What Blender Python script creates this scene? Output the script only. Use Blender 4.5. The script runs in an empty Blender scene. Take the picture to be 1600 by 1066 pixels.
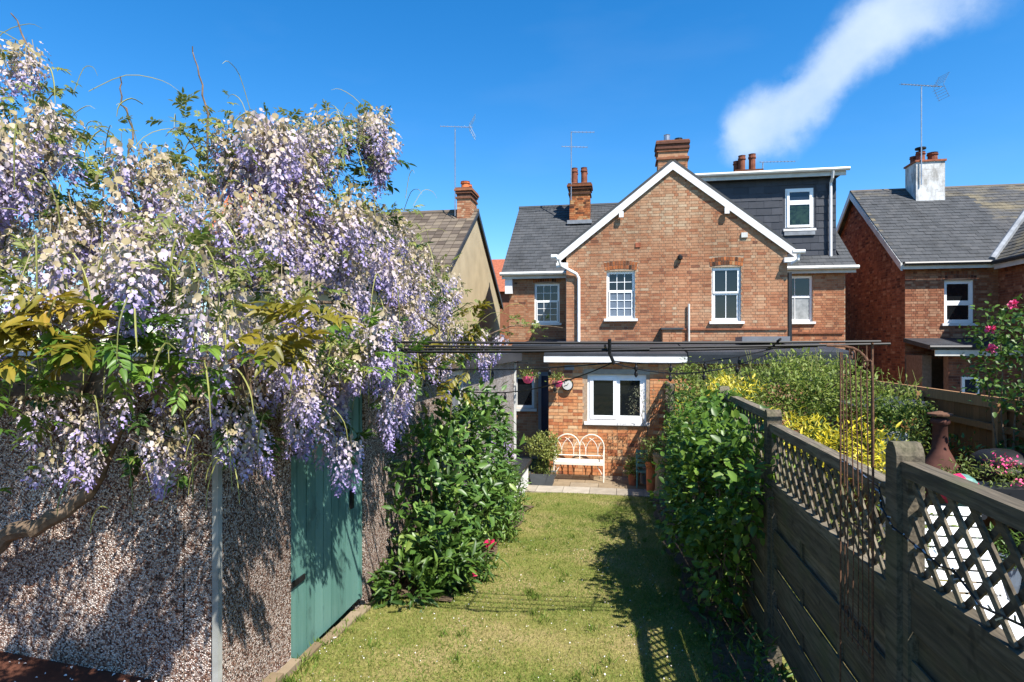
import bpy, math, random
import numpy as np
from mathutils import Vector, Matrix

SC = bpy.context.scene
COL = SC.collection
R = random.Random(11)
NR = np.random.default_rng(11)
rad = math.radians

# ---------------------------------------------------------------- camera
cam_data = bpy.data.cameras.new("camera")
cam_data.sensor_width = 36.0
cam_data.lens = 36.0 * 950.0 / 1600.0
cam_data.shift_y = 7.0 / 1600.0
cam_data.clip_start = 0.05
cam_data.clip_end = 2000.0
cam = bpy.data.objects.new("camera", cam_data)
cam.location = (0, 0, 3.0)
cam.rotation_euler = (rad(90), 0, rad(9.853))
COL.objects.link(cam)
SC.camera = cam

# ---------------------------------------------------------------- light
SUN_EL, SUN_PHI = 53.5, 46.0      # elevation; angle right of the house wall's normal
sd = Vector((math.sin(rad(SUN_PHI)) * math.cos(rad(SUN_EL)), -math.cos(rad(SUN_PHI)) * math.cos(rad(SUN_EL)), math.sin(rad(SUN_EL))))
sl = bpy.data.lights.new("sun", 'SUN')
sl.energy = 5.0
sl.angle = rad(0.53)
sl.color = (1.0, 0.955, 0.88)
sun = bpy.data.objects.new("sun", sl)
sun.rotation_euler = sd.to_track_quat('Z', 'Y').to_euler()
sun.location = sd * 60
COL.objects.link(sun)

world = bpy.data.worlds.new("World")
SC.world = world
world.use_nodes = True
wt = world.node_tree
wt.nodes.clear()
def wn(t, **k):
    n = wt.nodes.new(t)
    for a, b in k.items(): setattr(n, a, b)
    return n
def wmath(op, a, b=None, clamp=False):
    n = wn('ShaderNodeMath', operation=op); n.use_clamp = clamp
    for i, q in enumerate((a, b)):
        if q is None: continue
        if isinstance(q, (int, float)): n.inputs[i].default_value = q
        else: wt.links.new(q, n.inputs[i])
    return n.outputs[0]
sky = wn('ShaderNodeTexSky', sky_type='NISHITA')
sky.sun_disc = False
sky.sun_elevation = rad(SUN_EL)
sky.sun_rotation = rad(180 - SUN_PHI)
sky.altitude = 50
sky.air_density = 1.0
sky.dust_density = 0.25
sky.ozone_density = 4.5
hsv = wn('ShaderNodeHueSaturation')
hsv.inputs['Saturation'].default_value = 1.34
hsv.inputs['Value'].default_value = 1.32
wt.links.new(sky.outputs[0], hsv.inputs['Color'])
# one drifting streak of cloud, fixed in the sky by direction
tc = wn('ShaderNodeTexCoord')
nz = wn('ShaderNodeTexNoise'); nz.inputs['Scale'].default_value = 9.0; nz.inputs['Detail'].default_value = 8.0
nz.inputs['Roughness'].default_value = 0.55
wt.links.new(tc.outputs['Generated'], nz.inputs['Vector'])
Cd = Vector((0.2854, 0.8833, 0.3718)).normalized()
Ud = Cd.cross(Vector((0, 0, 1))).normalized(); Vd = Ud.cross(Cd)
th = rad(32.0)
Ad = Ud * math.cos(th) + Vd * math.sin(th); Bd = -Ud * math.sin(th) + Vd * math.cos(th)
def wdot(v):
    n = wn('ShaderNodeVectorMath', operation='DOT_PRODUCT')
    wt.links.new(tc.outputs['Generated'], n.inputs[0]); n.inputs[1].default_value = v
    return n.outputs['Value']
dc = wdot(Cd)
aa = wmath('DIVIDE', wdot(Ad), dc); bb = wmath('DIVIDE', wdot(Bd), dc)
nn = wmath('SUBTRACT', nz.outputs['Fac'], 0.5)
aa2 = wmath('ADD', aa, wmath('MULTIPLY', nn, 0.05))
# centre line sways, width swells at the lower end and again towards the top
off = wmath('MULTIPLY', wmath('SINE', wmath('MULTIPLY', aa, 30.0)), 0.008)
wid = wmath('ADD', 0.040, wmath('MULTIPLY', wmath('POWER', wmath('ABSOLUTE', wmath('ADD', aa, 0.0)), 1.0), 0.10))
wid = wmath('ADD', wid, wmath('MULTIPLY', nn, 0.06))
rat = wmath('DIVIDE', wmath('ABSOLUTE', wmath('SUBTRACT', bb, off)), wid)
cross = wn('ShaderNodeMapRange', interpolation_type='SMOOTHSTEP')
cross.inputs['From Min'].default_value = 1.3; cross.inputs['From Max'].default_value = 0.3
wt.links.new(rat, cross.inputs['Value'])
lend = wn('ShaderNodeMapRange', interpolation_type='SMOOTHSTEP')
lend.inputs['From Min'].default_value = -0.185; lend.inputs['From Max'].default_value = -0.135
wt.links.new(wmath('SUBTRACT', aa2, wmath('MULTIPLY', wmath('MULTIPLY', bb, bb), 14.0)), lend.inputs['Value'])
rend = wn('ShaderNodeMapRange', interpolation_type='SMOOTHSTEP')
rend.inputs['From Min'].default_value = 0.24; rend.inputs['From Max'].default_value = 0.08
wt.links.new(aa2, rend.inputs['Value'])
front = wmath('GREATER_THAN', dc, 0.3)
mask = wmath('MULTIPLY', wmath('MULTIPLY', cross.outputs[0], lend.outputs[0]), wmath('MULTIPLY', rend.outputs[0], front))
soft = wmath('MULTIPLY', mask, wmath('ADD', 0.74, wmath('MULTIPLY', nn, 0.8)), clamp=True)
nz3 = wn('ShaderNodeTexNoise'); nz3.inputs['Scale'].default_value = 26.0; nz3.inputs['Detail'].default_value = 8.0; nz3.inputs['Roughness'].default_value = 0.62
wt.links.new(tc.outputs['Generated'], nz3.inputs['Vector'])
edge = wmath('MULTIPLY', wmath('SUBTRACT', 1.0, mask), wmath('MULTIPLY', mask, 4.0))
soft = wmath('ADD', soft, wmath('MULTIPLY', edge, wmath('MULTIPLY', wmath('SUBTRACT', nz3.outputs['Fac'], 0.52), 0.9)), clamp=True)
# very thin veil elsewhere
nz2 = wn('ShaderNodeTexNoise'); nz2.inputs['Scale'].default_value = 3.2; nz2.inputs['Detail'].default_value = 5.0
mp = wn('ShaderNodeMapping'); mp.inputs['Scale'].default_value = (1, 1.6, 3.5)
wt.links.new(tc.outputs['Generated'], mp.inputs['Vector']); wt.links.new(mp.outputs[0], nz2.inputs['Vector'])
veil = wn('ShaderNodeMapRange'); veil.inputs['From Min'].default_value = 0.55; veil.inputs['From Max'].default_value = 0.9
veil.inputs['To Max'].default_value = 0.05
wt.links.new(nz2.outputs['Fac'], veil.inputs['Value'])
tot = wmath('MAXIMUM', soft, veil.outputs[0])
mixc = wn('ShaderNodeMix', data_type='RGBA')
wt.links.new(tot, mixc.inputs[0]); wt.links.new(hsv.outputs[0], mixc.inputs[6])
mixc.inputs[7].default_value = (4.6, 5.5, 6.8, 1)
bg = wn('ShaderNodeBackground'); bg.inputs['Strength'].default_value = 0.079
wt.links.new(mixc.outputs[2], bg.inputs['Color'])
wo = wn('ShaderNodeOutputWorld'); wt.links.new(bg.outputs[0], wo.inputs['Surface'])

vs = SC.view_settings
vs.view_transform = 'Standard'; vs.look = 'None'; vs.gamma = 1.0; vs.exposure = 1.12; vs.use_curve_mapping = False
SC.render.engine = 'CYCLES'
SC.cycles.max_bounces = 6
SC.cycles.transparent_max_bounces = 8
SC.cycles.use_denoising = True

# ---------------------------------------------------------------- mesh helpers
def smooth(pts, k=4):
    pts = [Vector(p) for p in pts]; out = []
    for i in range(len(pts) - 1):
        a, b, c, d = pts[max(i - 1, 0)], pts[i], pts[i + 1], pts[min(i + 2, len(pts) - 1)]
        for j in range(k):
            t = j / k; out.append(.5 * ((2 * b) + (c - a) * t + (2 * a - 5 * b + 4 * c - d) * t * t + (3 * b - a - 3 * c + d) * t ** 3))
    return out + [pts[-1]]
class MB:
    """collects faces; each face carries a 'tone' used by the materials"""
    def __init__(s): s.v = []; s.f = []; s.t = []
    def poly(s, pts, tone=0.5):
        i = len(s.v); s.v += [tuple(p) for p in pts]; s.f.append(tuple(range(i, i + len(pts)))); s.t.append(tone)
    def obox(s, o, u, v, w, tone=0.5, skip=()):
        o, u, v, w = Vector(o), Vector(u), Vector(v), Vector(w)
        if u.cross(v).dot(w) < 0: u, v = v, u
        i = len(s.v)
        s.v += [tuple(p) for p in (o, o + u, o + u + v, o + v, o + w, o + u + w, o + u + v + w, o + v + w)]
        for k, q in enumerate(((3, 2, 1, 0), (4, 5, 6, 7), (0, 1, 5, 4), (1, 2, 6, 5), (2, 3, 7, 6), (3, 0, 4, 7))):
            if k in skip: continue
            s.f.append(tuple(i + a for a in q)); s.t.append(tone)
        return s
    def box(s, x0, x1, y0, y1, z0, z1, tone=0.5):
        return s.obox((x0, y0, z0), (x1 - x0, 0, 0), (0, y1 - y0, 0), (0, 0, z1 - z0), tone)
    def tube(s, pts, r, n=6, tone=0.5, cap=True):
        pts = [Vector(p) for p in pts]; m = len(pts)
        if not isinstance(r, (list, tuple)): r = [r] * m
        ref = None; rings = []
        for k in range(m):
            d = (pts[min(k + 1, m - 1)] - pts[max(k - 1, 0)])
            if d.length < 1e-9: d = Vector((0, 0, 1))
            d.normalize()
            if ref is None: ref = Vector((1, 0, 0)) if abs(d.x) < 0.8 else Vector((0, 1, 0))
            a = (ref - d * ref.dot(d)).normalized(); ref = a; b = d.cross(a)
            i = len(s.v)
            for q in range(n):
                an = 2 * math.pi * q / n
                s.v.append(tuple(pts[k] + (a * math.cos(an) + b * math.sin(an)) * r[k]))
            rings.append(i)
        for k in range(m - 1):
            for q in range(n):
                s.f.append((rings[k] + q, rings[k] + (q + 1) % n, rings[k + 1] + (q + 1) % n, rings[k + 1] + q)); s.t.append(tone)
        if cap:
            s.f.append(tuple(rings[0] + q for q in reversed(range(n)))); s.t.append(tone)
            s.f.append(tuple(rings[-1] + q for q in range(n))); s.t.append(tone)
        return s
    def lathe(s, c, prof, n=16, tone=0.5):
        c = Vector(c); rings = []
        for (r, z) in prof:
            i = len(s.v)
            for q in range(n):
                an = 2 * math.pi * q / n
                s.v.append((c.x + r * math.cos(an), c.y + r * math.sin(an), c.z + z))
            rings.append(i)
        for k in range(len(prof) - 1):
            for q in range(n):
                s.f.append((rings[k] + q, rings[k] + (q + 1) % n, rings[k + 1] + (q + 1) % n, rings[k + 1] + q)); s.t.append(tone)
        s.f.append(tuple(rings[0] + q for q in reversed(range(n)))); s.t.append(tone)
        s.f.append(tuple(rings[-1] + q for q in range(n))); s.t.append(tone)
        return s
    def prism(s, pts, d, tone=0.5):
        """polygon pts extruded by vector d"""
        d = Vector(d); n = len(pts); a = [Vector(p) for p in pts]; b = [p + d for p in a]
        s.poly(a, tone); s.poly(list(reversed(b)), tone)
        for k in range(n): s.poly((a[(k + 1) % n], a[k], b[k], b[(k + 1) % n]), tone)
        return s
    def mesh(s, name):
        me = bpy.data.meshes.new(name); me.from_pydata(s.v, [], s.f)
        at = me.attributes.new('tone', 'FLOAT', 'FACE'); at.data.foreach_set('value', s.t)
        return me
    def build(s, name, mat, parent=None, smooth=False, kind=None):
        me = s.mesh(name)
        if smooth: me.polygons.foreach_set('use_smooth', [True] * len(me.polygons))
        return put(name, me, mat, parent, kind)

WORLDM = {}
def attach(o, parent):
    if parent is not None:
        o.parent = parent
        m = WORLDM.get(parent.name)
        if m is not None: o.matrix_parent_inverse = m.inverted()
def put(name, me, mat, parent=None, kind=None, matrix=None):
    if mat is not None and len(me.materials) == 0: me.materials.append(mat)
    o = bpy.data.objects.new(name, me); COL.objects.link(o)
    if matrix is not None: o.matrix_basis = matrix
    attach(o, parent)
    if kind: o['kind'] = kind
    return o
def tag(o, label, cat, group=None):
    o['label'] = label; o['category'] = cat
    if group: o['group'] = group
    return o
def thing(name, label, cat, loc=(0, 0, 0), group=None):
    o = bpy.data.objects.new(name, None); COL.objects.link(o)
    o.location = loc; o.empty_display_size = 0.2
    WORLDM[o.name] = Matrix.Translation(Vector(loc))
    return tag(o, label, cat, group)
def struct(o):
    o['kind'] = 'structure'; return o

def tri_mesh(name, V, F, tone):
    """fast mesh from numpy triangles; tone per triangle"""
    me = bpy.data.meshes.new(name); nv, nf = len(V), len(F)
    me.vertices.add(nv); me.vertices.foreach_set('co', np.ascontiguousarray(V, dtype=np.float32).ravel())
    me.loops.add(nf * 3); me.loops.foreach_set('vertex_index', np.ascontiguousarray(F, dtype=np.int32).ravel())
    me.polygons.add(nf); me.polygons.foreach_set('loop_start', np.arange(0, nf * 3, 3, dtype=np.int32))
    me.update(calc_edges=True)
    at = me.attributes.new('tone', 'FLOAT', 'FACE'); at.data.foreach_set('value', np.ascontiguousarray(tone, dtype=np.float32))
    return me
def unit(a): return a / np.maximum(np.linalg.norm(a, axis=-1, keepdims=True), 1e-9)
def frames(xd, zd):
    x = unit(xd); z = zd - (zd * x).sum(-1, keepdims=True) * x; z = unit(z); y = np.cross(z, x)
    return np.stack([x, y, z], axis=-1)          # columns
def scatter_mesh(name, T, P, Fm, S, tone):
    """T=(verts,tris,tritone) copied at P with frames Fm, scale S (M,) or (M,3)"""
    tv, tf, tt = T; M = len(P); n = len(tv)
    S = np.asarray(S, float)
    if S.ndim == 1: S = np.repeat(S[:, None], 3, 1)
    V = np.einsum('mij,mnj->mni', Fm, tv[None] * S[:, None, :]) + P[:, None, :]
    F = (tf[None] + (np.arange(M) * n)[:, None, None]).reshape(-1, 3)
    tn = np.clip(np.asarray(tone)[:, None] + tt[None], 0, 1).ravel()
    return tri_mesh(name, V.reshape(-1, 3), F, tn)
def leaf_T(w=0.4, fold=0.12, droop=0.18, shape=(0.3, 0.68), tipw=0.72):
    a, b = shape
    v = np.array([(0, 0, 0), (.5, 0, -.25 * droop), (1, 0, -droop), (a, w / 2, fold * w), (b, w / 2 * tipw, fold * w - droop * .4),
                  (a, -w / 2, fold * w), (b, -w / 2 * tipw, fold * w - droop * .4)], float)
    f = np.array([(0, 1, 3), (3, 1, 4), (1, 2, 4), (0, 5, 1), (5, 6, 1), (1, 6, 2)])
    return v, f, np.array([0, 0, .03, -.02, -.02, 0.0])
def blade_T(w=0.08):
    v = np.array([(0, -w / 2, 0), (0, w / 2, 0), (.6, 0.25 * w, .02), (1, 0, -.1)], float)
    return v, np.array([(0, 1, 2), (0, 2, 3)]), np.zeros(2)

# ---------------------------------------------------------------- materials
def lin(c): return tuple(c) + (1,)
class MT:
    def __init__(s, name):
        s.m = bpy.data.materials.new(name); s.m.use_nodes = True; s.t = s.m.node_tree; s.t.nodes.clear()
        s.out = s.n('ShaderNodeOutputMaterial')
        s.b = s.n('ShaderNodeBsdfPrincipled'); s.l(s.b.outputs[0], s.out.inputs['Surface'])
        s.geo = None
    def n(s, t, **k):
        q = s.t.nodes.new(t)
        for a, b in k.items(): setattr(q, a, b)
        return q
    def l(s, a, b): s.t.links.new(a, b)
    def pos(s):
        if s.geo is None: s.geo = s.n('ShaderNodeNewGeometry')
        return s.geo.outputs['Position']
    def mapped(s, scale):
        if isinstance(scale, (tuple, list)):
            mp = s.n('ShaderNodeMapping'); mp.inputs['Scale'].default_value = scale; s.l(s.pos(), mp.inputs['Vector']); return mp.outputs[0], 1.0
        return s.pos(), scale
    def noise(s, scale, detail=4.0, rough=0.55):
        v, sc = s.mapped(scale)
        q = s.n('ShaderNodeTexNoise'); q.inputs['Scale'].default_value = sc; q.inputs['Detail'].default_value = detail
        q.inputs['Roughness'].default_value = rough; s.l(v, q.inputs['Vector']); return q.outputs['Fac']
    def tone(s):
        q = s.n('ShaderNodeAttribute', attribute_name='tone'); return q.outputs['Fac']
    def ramp(s, fac, stops, interp='LINEAR'):
        q = s.n('ShaderNodeValToRGB'); cr = q.color_ramp; cr.interpolation = interp
        while len(cr.elements) < len(stops): cr.elements.new(0.5)
        for e, (p, c) in zip(cr.elements, stops): e.position = p; e.color = lin(c)
        s.l(fac, q.inputs['Fac']); return q.outputs['Color']
    def mix(s, fac, a, b, mode='MIX'):
        q = s.n('ShaderNodeMix', data_type='RGBA', blend_type=mode)
        for i, x in ((0, fac), (6, a), (7, b)):
            if isinstance(x, (int, float)): q.inputs[i].default_value = x
            elif isinstance(x, tuple): q.inputs[i].default_value = lin(x)
            else: s.l(x, q.inputs[i])
        return q.outputs[2]
    def rng(s, fac, a, b, c=0.0, d=1.0):
        q = s.n('ShaderNodeMapRange'); s.l(fac, q.inputs['Value'])
        for nme, val in zip(('From Min', 'From Max', 'To Min', 'To Max'), (a, b, c, d)): q.inputs[nme].default_value = val
        return q.outputs[0]
    def vary(s, col, scale, lo=0.75, hi=1.2, detail=5.0):
        f = s.rng(s.noise(scale, detail), 0.3, 0.7, lo, hi)
        q = s.n('ShaderNodeVectorMath', operation='SCALE'); s.l(col, q.inputs[0]); s.l(f, q.inputs['Scale']); return q.outputs[0]
    def bump(s, h, strength=0.3, dist=0.01):
        q = s.n('ShaderNodeBump'); q.inputs['Strength'].default_value = strength; q.inputs['Distance'].default_value = dist
        s.l(h, q.inputs['Height']); s.l(q.outputs[0], s.b.inputs['Normal']); return s
    def done(s, col=None, rough=0.6, spec=0.4, metal=0.0, transl=0.0):
        if isinstance(col, tuple): s.b.inputs['Base Color'].default_value = lin(col)
        elif col is not None: s.l(col, s.b.inputs['Base Color'])
        s.b.inputs['Roughness'].default_value = rough; s.b.inputs['Specular IOR Level'].default_value = spec
        s.b.inputs['Metallic'].default_value = metal
        if transl > 0 and col is not None:
            t = s.n('ShaderNodeBsdfTranslucent')
            if isinstance(col, tuple): t.inputs['Color'].default_value = lin(col)
            else: s.l(col, t.inputs['Color'])
            mx = s.n('ShaderNodeMixShader'); mx.inputs[0].default_value = transl
            s.l(s.b.outputs[0], mx.inputs[1]); s.l(t.outputs[0], mx.inputs[2]); s.l(mx.outputs[0], s.out.inputs['Surface'])
        return s.m
def plain(name, col, rough=0.5, spec=0.4, metal=0.0, vs_=6.0, lo=0.85, hi=1.1, bump=0.0, bs=60.0):
    m = MT(name); rgb = m.n('ShaderNodeRGB'); rgb.outputs[0].default_value = lin(col)
    c = m.vary(rgb.outputs[0], vs_, lo, hi)
    if bump: m.bump(m.noise(bs), bump, 0.004)
    return m.done(c, rough, spec, metal)
def toned(name, stops, rough=0.7, spec=0.3, vs_=25.0, lo=0.8, hi=1.15, transl=0.0, bump=0.0, bs=80.0, bd=0.004, interp='LINEAR', stain=0):
    m = MT(name); c = m.vary(m.ramp(m.tone(), stops, interp), vs_, lo, hi)
    if stain: c = m.vary(c, (.9, .9, .45), .78, 1.16, 7)
    if bump: m.bump(m.noise(bs), bump, bd)
    return m.done(c, rough, spec, 0.0, transl)

M = {}
M['brick'] = toned('house_brick', [(0, (.12, .056, .04)), (.12, (.19, .083, .05)), (.3, (.295, .118, .062)), (.5, (.35, .16, .085)), (.75, (.395, .225, .132)), (1, (.42, .31, .205))], .9, .15, 9.0, .75, 1.15, bump=.5, bs=120, stain=1)
M['brick_warm'] = toned('extension_brick', [(0, (.19, .075, .045)), (.15, (.38, .13, .055)), (.45, (.48, .2, .085)), (.7, (.52, .27, .13)), (1, (.56, .38, .22))], .9, .15, 12.0, .75, 1.2, bump=.5, bs=120)
M['brick_red'] = toned('red_brick', [(0, (.085, .038, .029)), (.3, (.185, .07, .042)), (.7, (.275, .115, .063)), (1, (.35, .2, .125))], .9, .15, 9.0, .72, 1.2, bump=.5, bs=120, stain=1)
M['brick_chim'] = toned('chimney_brick', [(0, (.05, .028, .02)), (.25, (.15, .06, .032)), (.6, (.37, .12, .042)), (1, (.40, .23, .11))], .9, .15, 9.0, .65, 1.2, bump=.5, bs=120)
M['mortar'] = plain('lime_mortar', (.36, .265, .185), .95, .1, vs_=14, lo=.7, hi=1.15, bump=.4, bs=200)
M['mortar_d'] = plain('dark_mortar', (.2, .14, .105), .95, .1, vs_=14, lo=.7, hi=1.15, bump=.4, bs=200)
m = MT('slate'); c = m.ramp(m.tone(), [(0, (.047, .050, .053)), (.5, (.056, .059, .063)), (1, (.067, .069, .072))])
c = m.mix(m.rng(m.noise((1.9, .8, .8), 7, .7), .50, .68, 0, .6), c, (.022, .023, .024)); c = m.mix(m.rng(m.noise(3.1, 6, .7), .58, .75, 0, .35), c, (.115, .11, .095))
m.bump(m.noise(40), .35, .004); M['slate'] = m.done(c, .75, .2)
m = MT('old_slate'); c = m.ramp(m.tone(), [(0, (.056, .057, .060)), (.5, (.066, .067, .069)), (1, (.078, .077, .075))])
c = m.mix(m.rng(m.noise((.45, 1.2, 1.2), 7, .72), .47, .6, 0, .85), c, (.16, .135, .085)); c = m.mix(m.rng(m.noise(1.7, 7, .7), .52, .68, 0, .7), c, (.024, .024, .024))
m.bump(m.noise(40), .35, .004); M['slate_old'] = m.done(c, .8, .2)
m = MT('concrete_tile'); c = m.ramp(m.tone(), [(0, (.075, .058, .045)), (.5, (.125, .1, .078)), (1, (.18, .145, .105))])
c = m.mix(m.rng(m.noise(2.2, 6, .7), .52, .72, 0, .6), c, (.055, .05, .042)); m.bump(m.noise(50), .4, .004); M['tile'] = m.done(c, .85, .15)
M['clad'] = toned('dark_cladding_slate', [(0, (.026, .029, .038)), (1, (.042, .045, .056))], .55, .35, 6, .85, 1.15, bump=.15, bs=60)
M['white'] = plain('white_paint', (.74, .74, .74), .45, .4, vs_=3.5, lo=.78, hi=1.06)
M['upvc'] = plain('white_frame', (.82, .83, .83), .25, .5, vs_=3, lo=.96, hi=1.03)
M['cream_metal'] = plain('cream_painted_metal', (.68, .65, .57), .45, .35, vs_=20, lo=.85, hi=1.06)
M['gutter'] = plain('grey_white_gutter', (.55, .55, .52), .4, .4, vs_=3, lo=.8, hi=1.1)
m = MT('stained_whitewash'); c = m.ramp(m.noise((2.2, 2.2, 1.1), 7, .7), [(.36, (.30, .29, .27)), (.5, (.58, .58, .57)), (.7, (.70, .71, .71))]); c = m.mix(m.rng(m.noise((3, 3, 14), 5), .6, .7, 0, .5), c, (.25, .2, .17)); m.bump(m.noise(30), .3, .01); M['whitewash'] = m.done(c, .85, .2)
M['pot_dark'] = plain('sooty_chimney_pot', (.2, .07, .042), .85, .2, vs_=6, lo=.6, hi=1.2)
M['trough'] = plain('slate_grey_trough', (.075, .085, .095), .6, .3, vs_=6)
M['chiminea'] = plain('rust_clay_with_painted_shade', (.085, .035, .026), .85, .2, vs_=5, lo=.5, hi=1.3)  # clay colour darkened to paint in the shade of the fence
M['grey_pvc'] = plain('grey_pipe', (.16, .165, .18), .45, .4, vs_=4)
M['black_pvc'] = plain('black_pipe', (.018, .02, .024), .4, .45, vs_=4)
M['lead'] = plain('lead_flashing', (.2, .215, .235), .5, .4, vs_=5, lo=.75, hi=1.2)
M['felt'] = plain('dark_roof_covering', (.028, .031, .037), .6, .35, vs_=3, lo=.75, hi=1.3, bump=.25, bs=40)
M['render'] = plain('cream_render', (.42, .35, .23), .95, .1, vs_=1.5, lo=.85, hi=1.08, bump=.6, bs=70)
M['terracotta'] = plain('terracotta_pot', (.30, .095, .05), .8, .2, vs_=9, lo=.65, hi=1.2, bump=.2)
M['terracotta_o'] = plain('orange_terracotta', (.55, .16, .06), .8, .2, vs_=9, lo=.75, hi=1.15)
M['buff'] = plain('buff_clay', (.30, .215, .125), .85, .2, vs_=6, lo=.7, hi=1.2, bump=.3)
M['stone'] = plain('stone_sill', (.34, .30, .24), .8, .2, vs_=8, lo=.8, hi=1.1)
M['glass'] = plain('dark_window_glass', (.008, .010, .012), .03, .6, vs_=2)
M['glass_blue'] = plain('dark_blue_window_glass', (.018, .03, .055), .06, .5, vs_=2, lo=.7, hi=1.2)  # plain dark blue pane colour
M['glass_frost'] = plain('frosted_window_glass', (.13, .16, .205), .25, .4, vs_=5, lo=.85, hi=1.1)
M['glass_cloth'] = plain('window_glass_with_pale_curtain', (.3, .31, .32), .06, .6, vs_=7, lo=.6, hi=1.1)
M['glass_plant'] = plain('window_glass_dark_green', (.012, .022, .012), .05, .5, vs_=9, lo=.3, hi=2.2)
M['steel'] = plain('galvanised_steel', (.42, .43, .45), .35, .5, .8, vs_=9, lo=.75, hi=1.1)
M['black_metal'] = plain('black_painted_metal', (.008, .008, .009), .55, .25, vs_=9, lo=.7, hi=1.6)
m = MT('rusty_iron'); c = m.ramp(m.noise(60, 6, .7), [(.3, (.05, .028, .018)), (.55, (.125, .06, .034)), (.75, (.22, .125, .07))]); m.bump(m.noise(150), .5, .003); M['rust'] = m.done(c, .85, .25)
m = MT('weathered_fence_wood'); g = m.noise((70, 5, 70), 5, .6); c = m.ramp(m.tone(), [(0, (.098, .078, .053)), (.5, (.145, .118, .082)), (1, (.20, .168, .12))])
c = m.mix(m.rng(g, .38, .62, 0, .75), c, (.042, .035, .026)); c = m.mix(m.rng(m.noise(3.2, 6), .5, .7, 0, .55), c, (.085, .092, .04)); c = m.mix(m.rng(m.noise((9, 9, 9), 2), .66, .72, 0, .7), c, (.03, .024, .018)); m.bump(g, .6, .005); M['fence'] = m.done(c, .85, .2)
m = MT('brown_fence_wood'); g = m.noise((40, 40, 3), 5, .6); c = m.ramp(m.tone(), [(0, (.16, .07, .028)), (.5, (.24, .105, .042)), (1, (.36, .2, .095))])
c = m.mix(m.rng(g, .4, .7, 0, .5), c, (.1, .05, .024)); m.bump(g, .3, .004); M['fence_brown'] = m.done(c, .8, .25)
m = MT('sage_green_paint'); g = m.noise((30, 30, 2.5), 5, .6); c = m.ramp(m.tone(), [(0, (.08, .18, .15)), (1, (.115, .235, .20))])
c = m.mix(m.rng(g, .45, .75, 0, .4), c, (.15, .275, .24)); c = m.mix(m.rng(m.noise((6, 6, 3), 7, .75), .56, .66, 0, .7), c, (.05, .10, .088)); c = m.mix(m.rng(m.noise(14, 7, .8), .66, .7, 0, .7), c, (.2, .22, .19)); m.bump(g, .12, .003); M['green_paint'] = m.done(c, .5, .35)
def pebble(name, stops, scale, lo=.75, hi=1.15):
    m = MT(name); vo = m.n('ShaderNodeTexVoronoi'); vo.inputs['Scale'].default_value = scale; vo.inputs['Randomness'].default_value = 1
    m.l(m.pos(), vo.inputs['Vector'])
    sp = m.n('ShaderNodeSeparateColor'); m.l(vo.outputs['Color'], sp.inputs[0])
    c = m.ramp(sp.outputs[0], stops, 'CONSTANT'); c = m.vary(c, 1.3, lo, hi); c = m.vary(c, (2.5, 2.5, .7), .68, 1.12)
    c = m.mix(m.rng(vo.outputs['Distance'], .42, .62, 0, .75), c, (.11, .07, .05))
    h = m.rng(vo.outputs['Distance'], 0, .6, 1, 0); m.bump(h, 1.0, .012)
    return m.done(c, .75, .3)
M['pebble'] = pebble('brown_and_white_pebbledash', [(0, (.04, .022, .017)), (.16, (.17, .07, .045)), (.32, (.34, .19, .13)), (.44, (.57, .43, .34)), (.57, (.78, .65, .56)), (.82, (.90, .81, .73))], 105, .6, 1.2)
M['pebble_light'] = pebble('pale_grey_pebbledash', [(0, (.16, .145, .13)), (.14, (.34, .31, .285)), (.4, (.50, .48, .45)), (.7, (.66, .64, .62))], 70, .85, 1.1)
M['trim'] = plain('pale_grey_trim', (.33, .33, .30), .6, .3, vs_=4, lo=.5, hi=1.15)
m = MT('red_brown_paving'); c = m.ramp(m.noise(3, 6), [(.3, (.065, .026, .016)), (.7, (.115, .046, .028))]); m.bump(m.noise(80), .3, .004); M['terrace'] = m.done(c, .9, .15)
M['slab'] = toned('sandstone_slab', [(0, (.17, .125, .075)), (.5, (.215, .16, .10)), (1, (.25, .20, .14))], .9, .15, 5, .8, 1.12, bump=.3, bs=40)
M['slab_pale'] = toned('pale_stone_slab', [(0, (.24, .205, .16)), (1, (.33, .29, .235))], .9, .15, 5, .8, 1.1, bump=.3, bs=40)
m = MT('soil'); c = m.ramp(m.noise(20, 8, .65), [(.3, (.06, .042, .028)), (.7, (.16, .115, .075))]); m.bump(m.noise(60, 6), .8, .02); M['soil'] = m.done(c, .95, .1)
m = MT('lawn_turf'); c = m.ramp(m.noise(1.4, 7, .65), [(.3, (.11, .14, .026)), (.48, (.20, .19, .055)), (.62, (.27, .22, .09)), (.78, (.31, .24, .12))])
c = m.vary(c, 45, .6, 1.3); m.bump(m.noise(70, 6), .9, .02); M['turf'] = m.done(c, .95, .1)
m = MT('grass_blades'); c = m.ramp(m.tone(), [(0, (.058, .118, .014)), (.35, (.125, .195, .028)), (.6, (.205, .235, .05)), (.82, (.33, .285, .105)), (1, (.41, .335, .16))]); M['grass'] = m.done(c, .6, .2, 0, .3)
m = MT('rough_ground'); c = m.ramp(m.noise(.4, 8, .65), [(.3, (.05, .07, .02)), (.7, (.13, .12, .05))]); m.bump(m.noise(15, 6), .8, .05); M['ground'] = m.done(c, .95, .1)
def leafm(name, stops, rough=.42, spec=.45, transl=.28, lo=.75, hi=1.2): return toned(name, stops, rough, spec, 5.0, lo, hi, transl)
M['leaf_dark'] = leafm('glossy_dark_leaf', [(0, (.028, .065, .013)), (.5, (.078, .16, .028)), (.85, (.145, .245, .045)), (1, (.24, .32, .07))])
M['leaf_mid'] = leafm('mid_green_leaf', [(0, (.03, .07, .012)), (.5, (.075, .145, .022)), (1, (.15, .235, .04))], .45, .4, .33)
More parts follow.
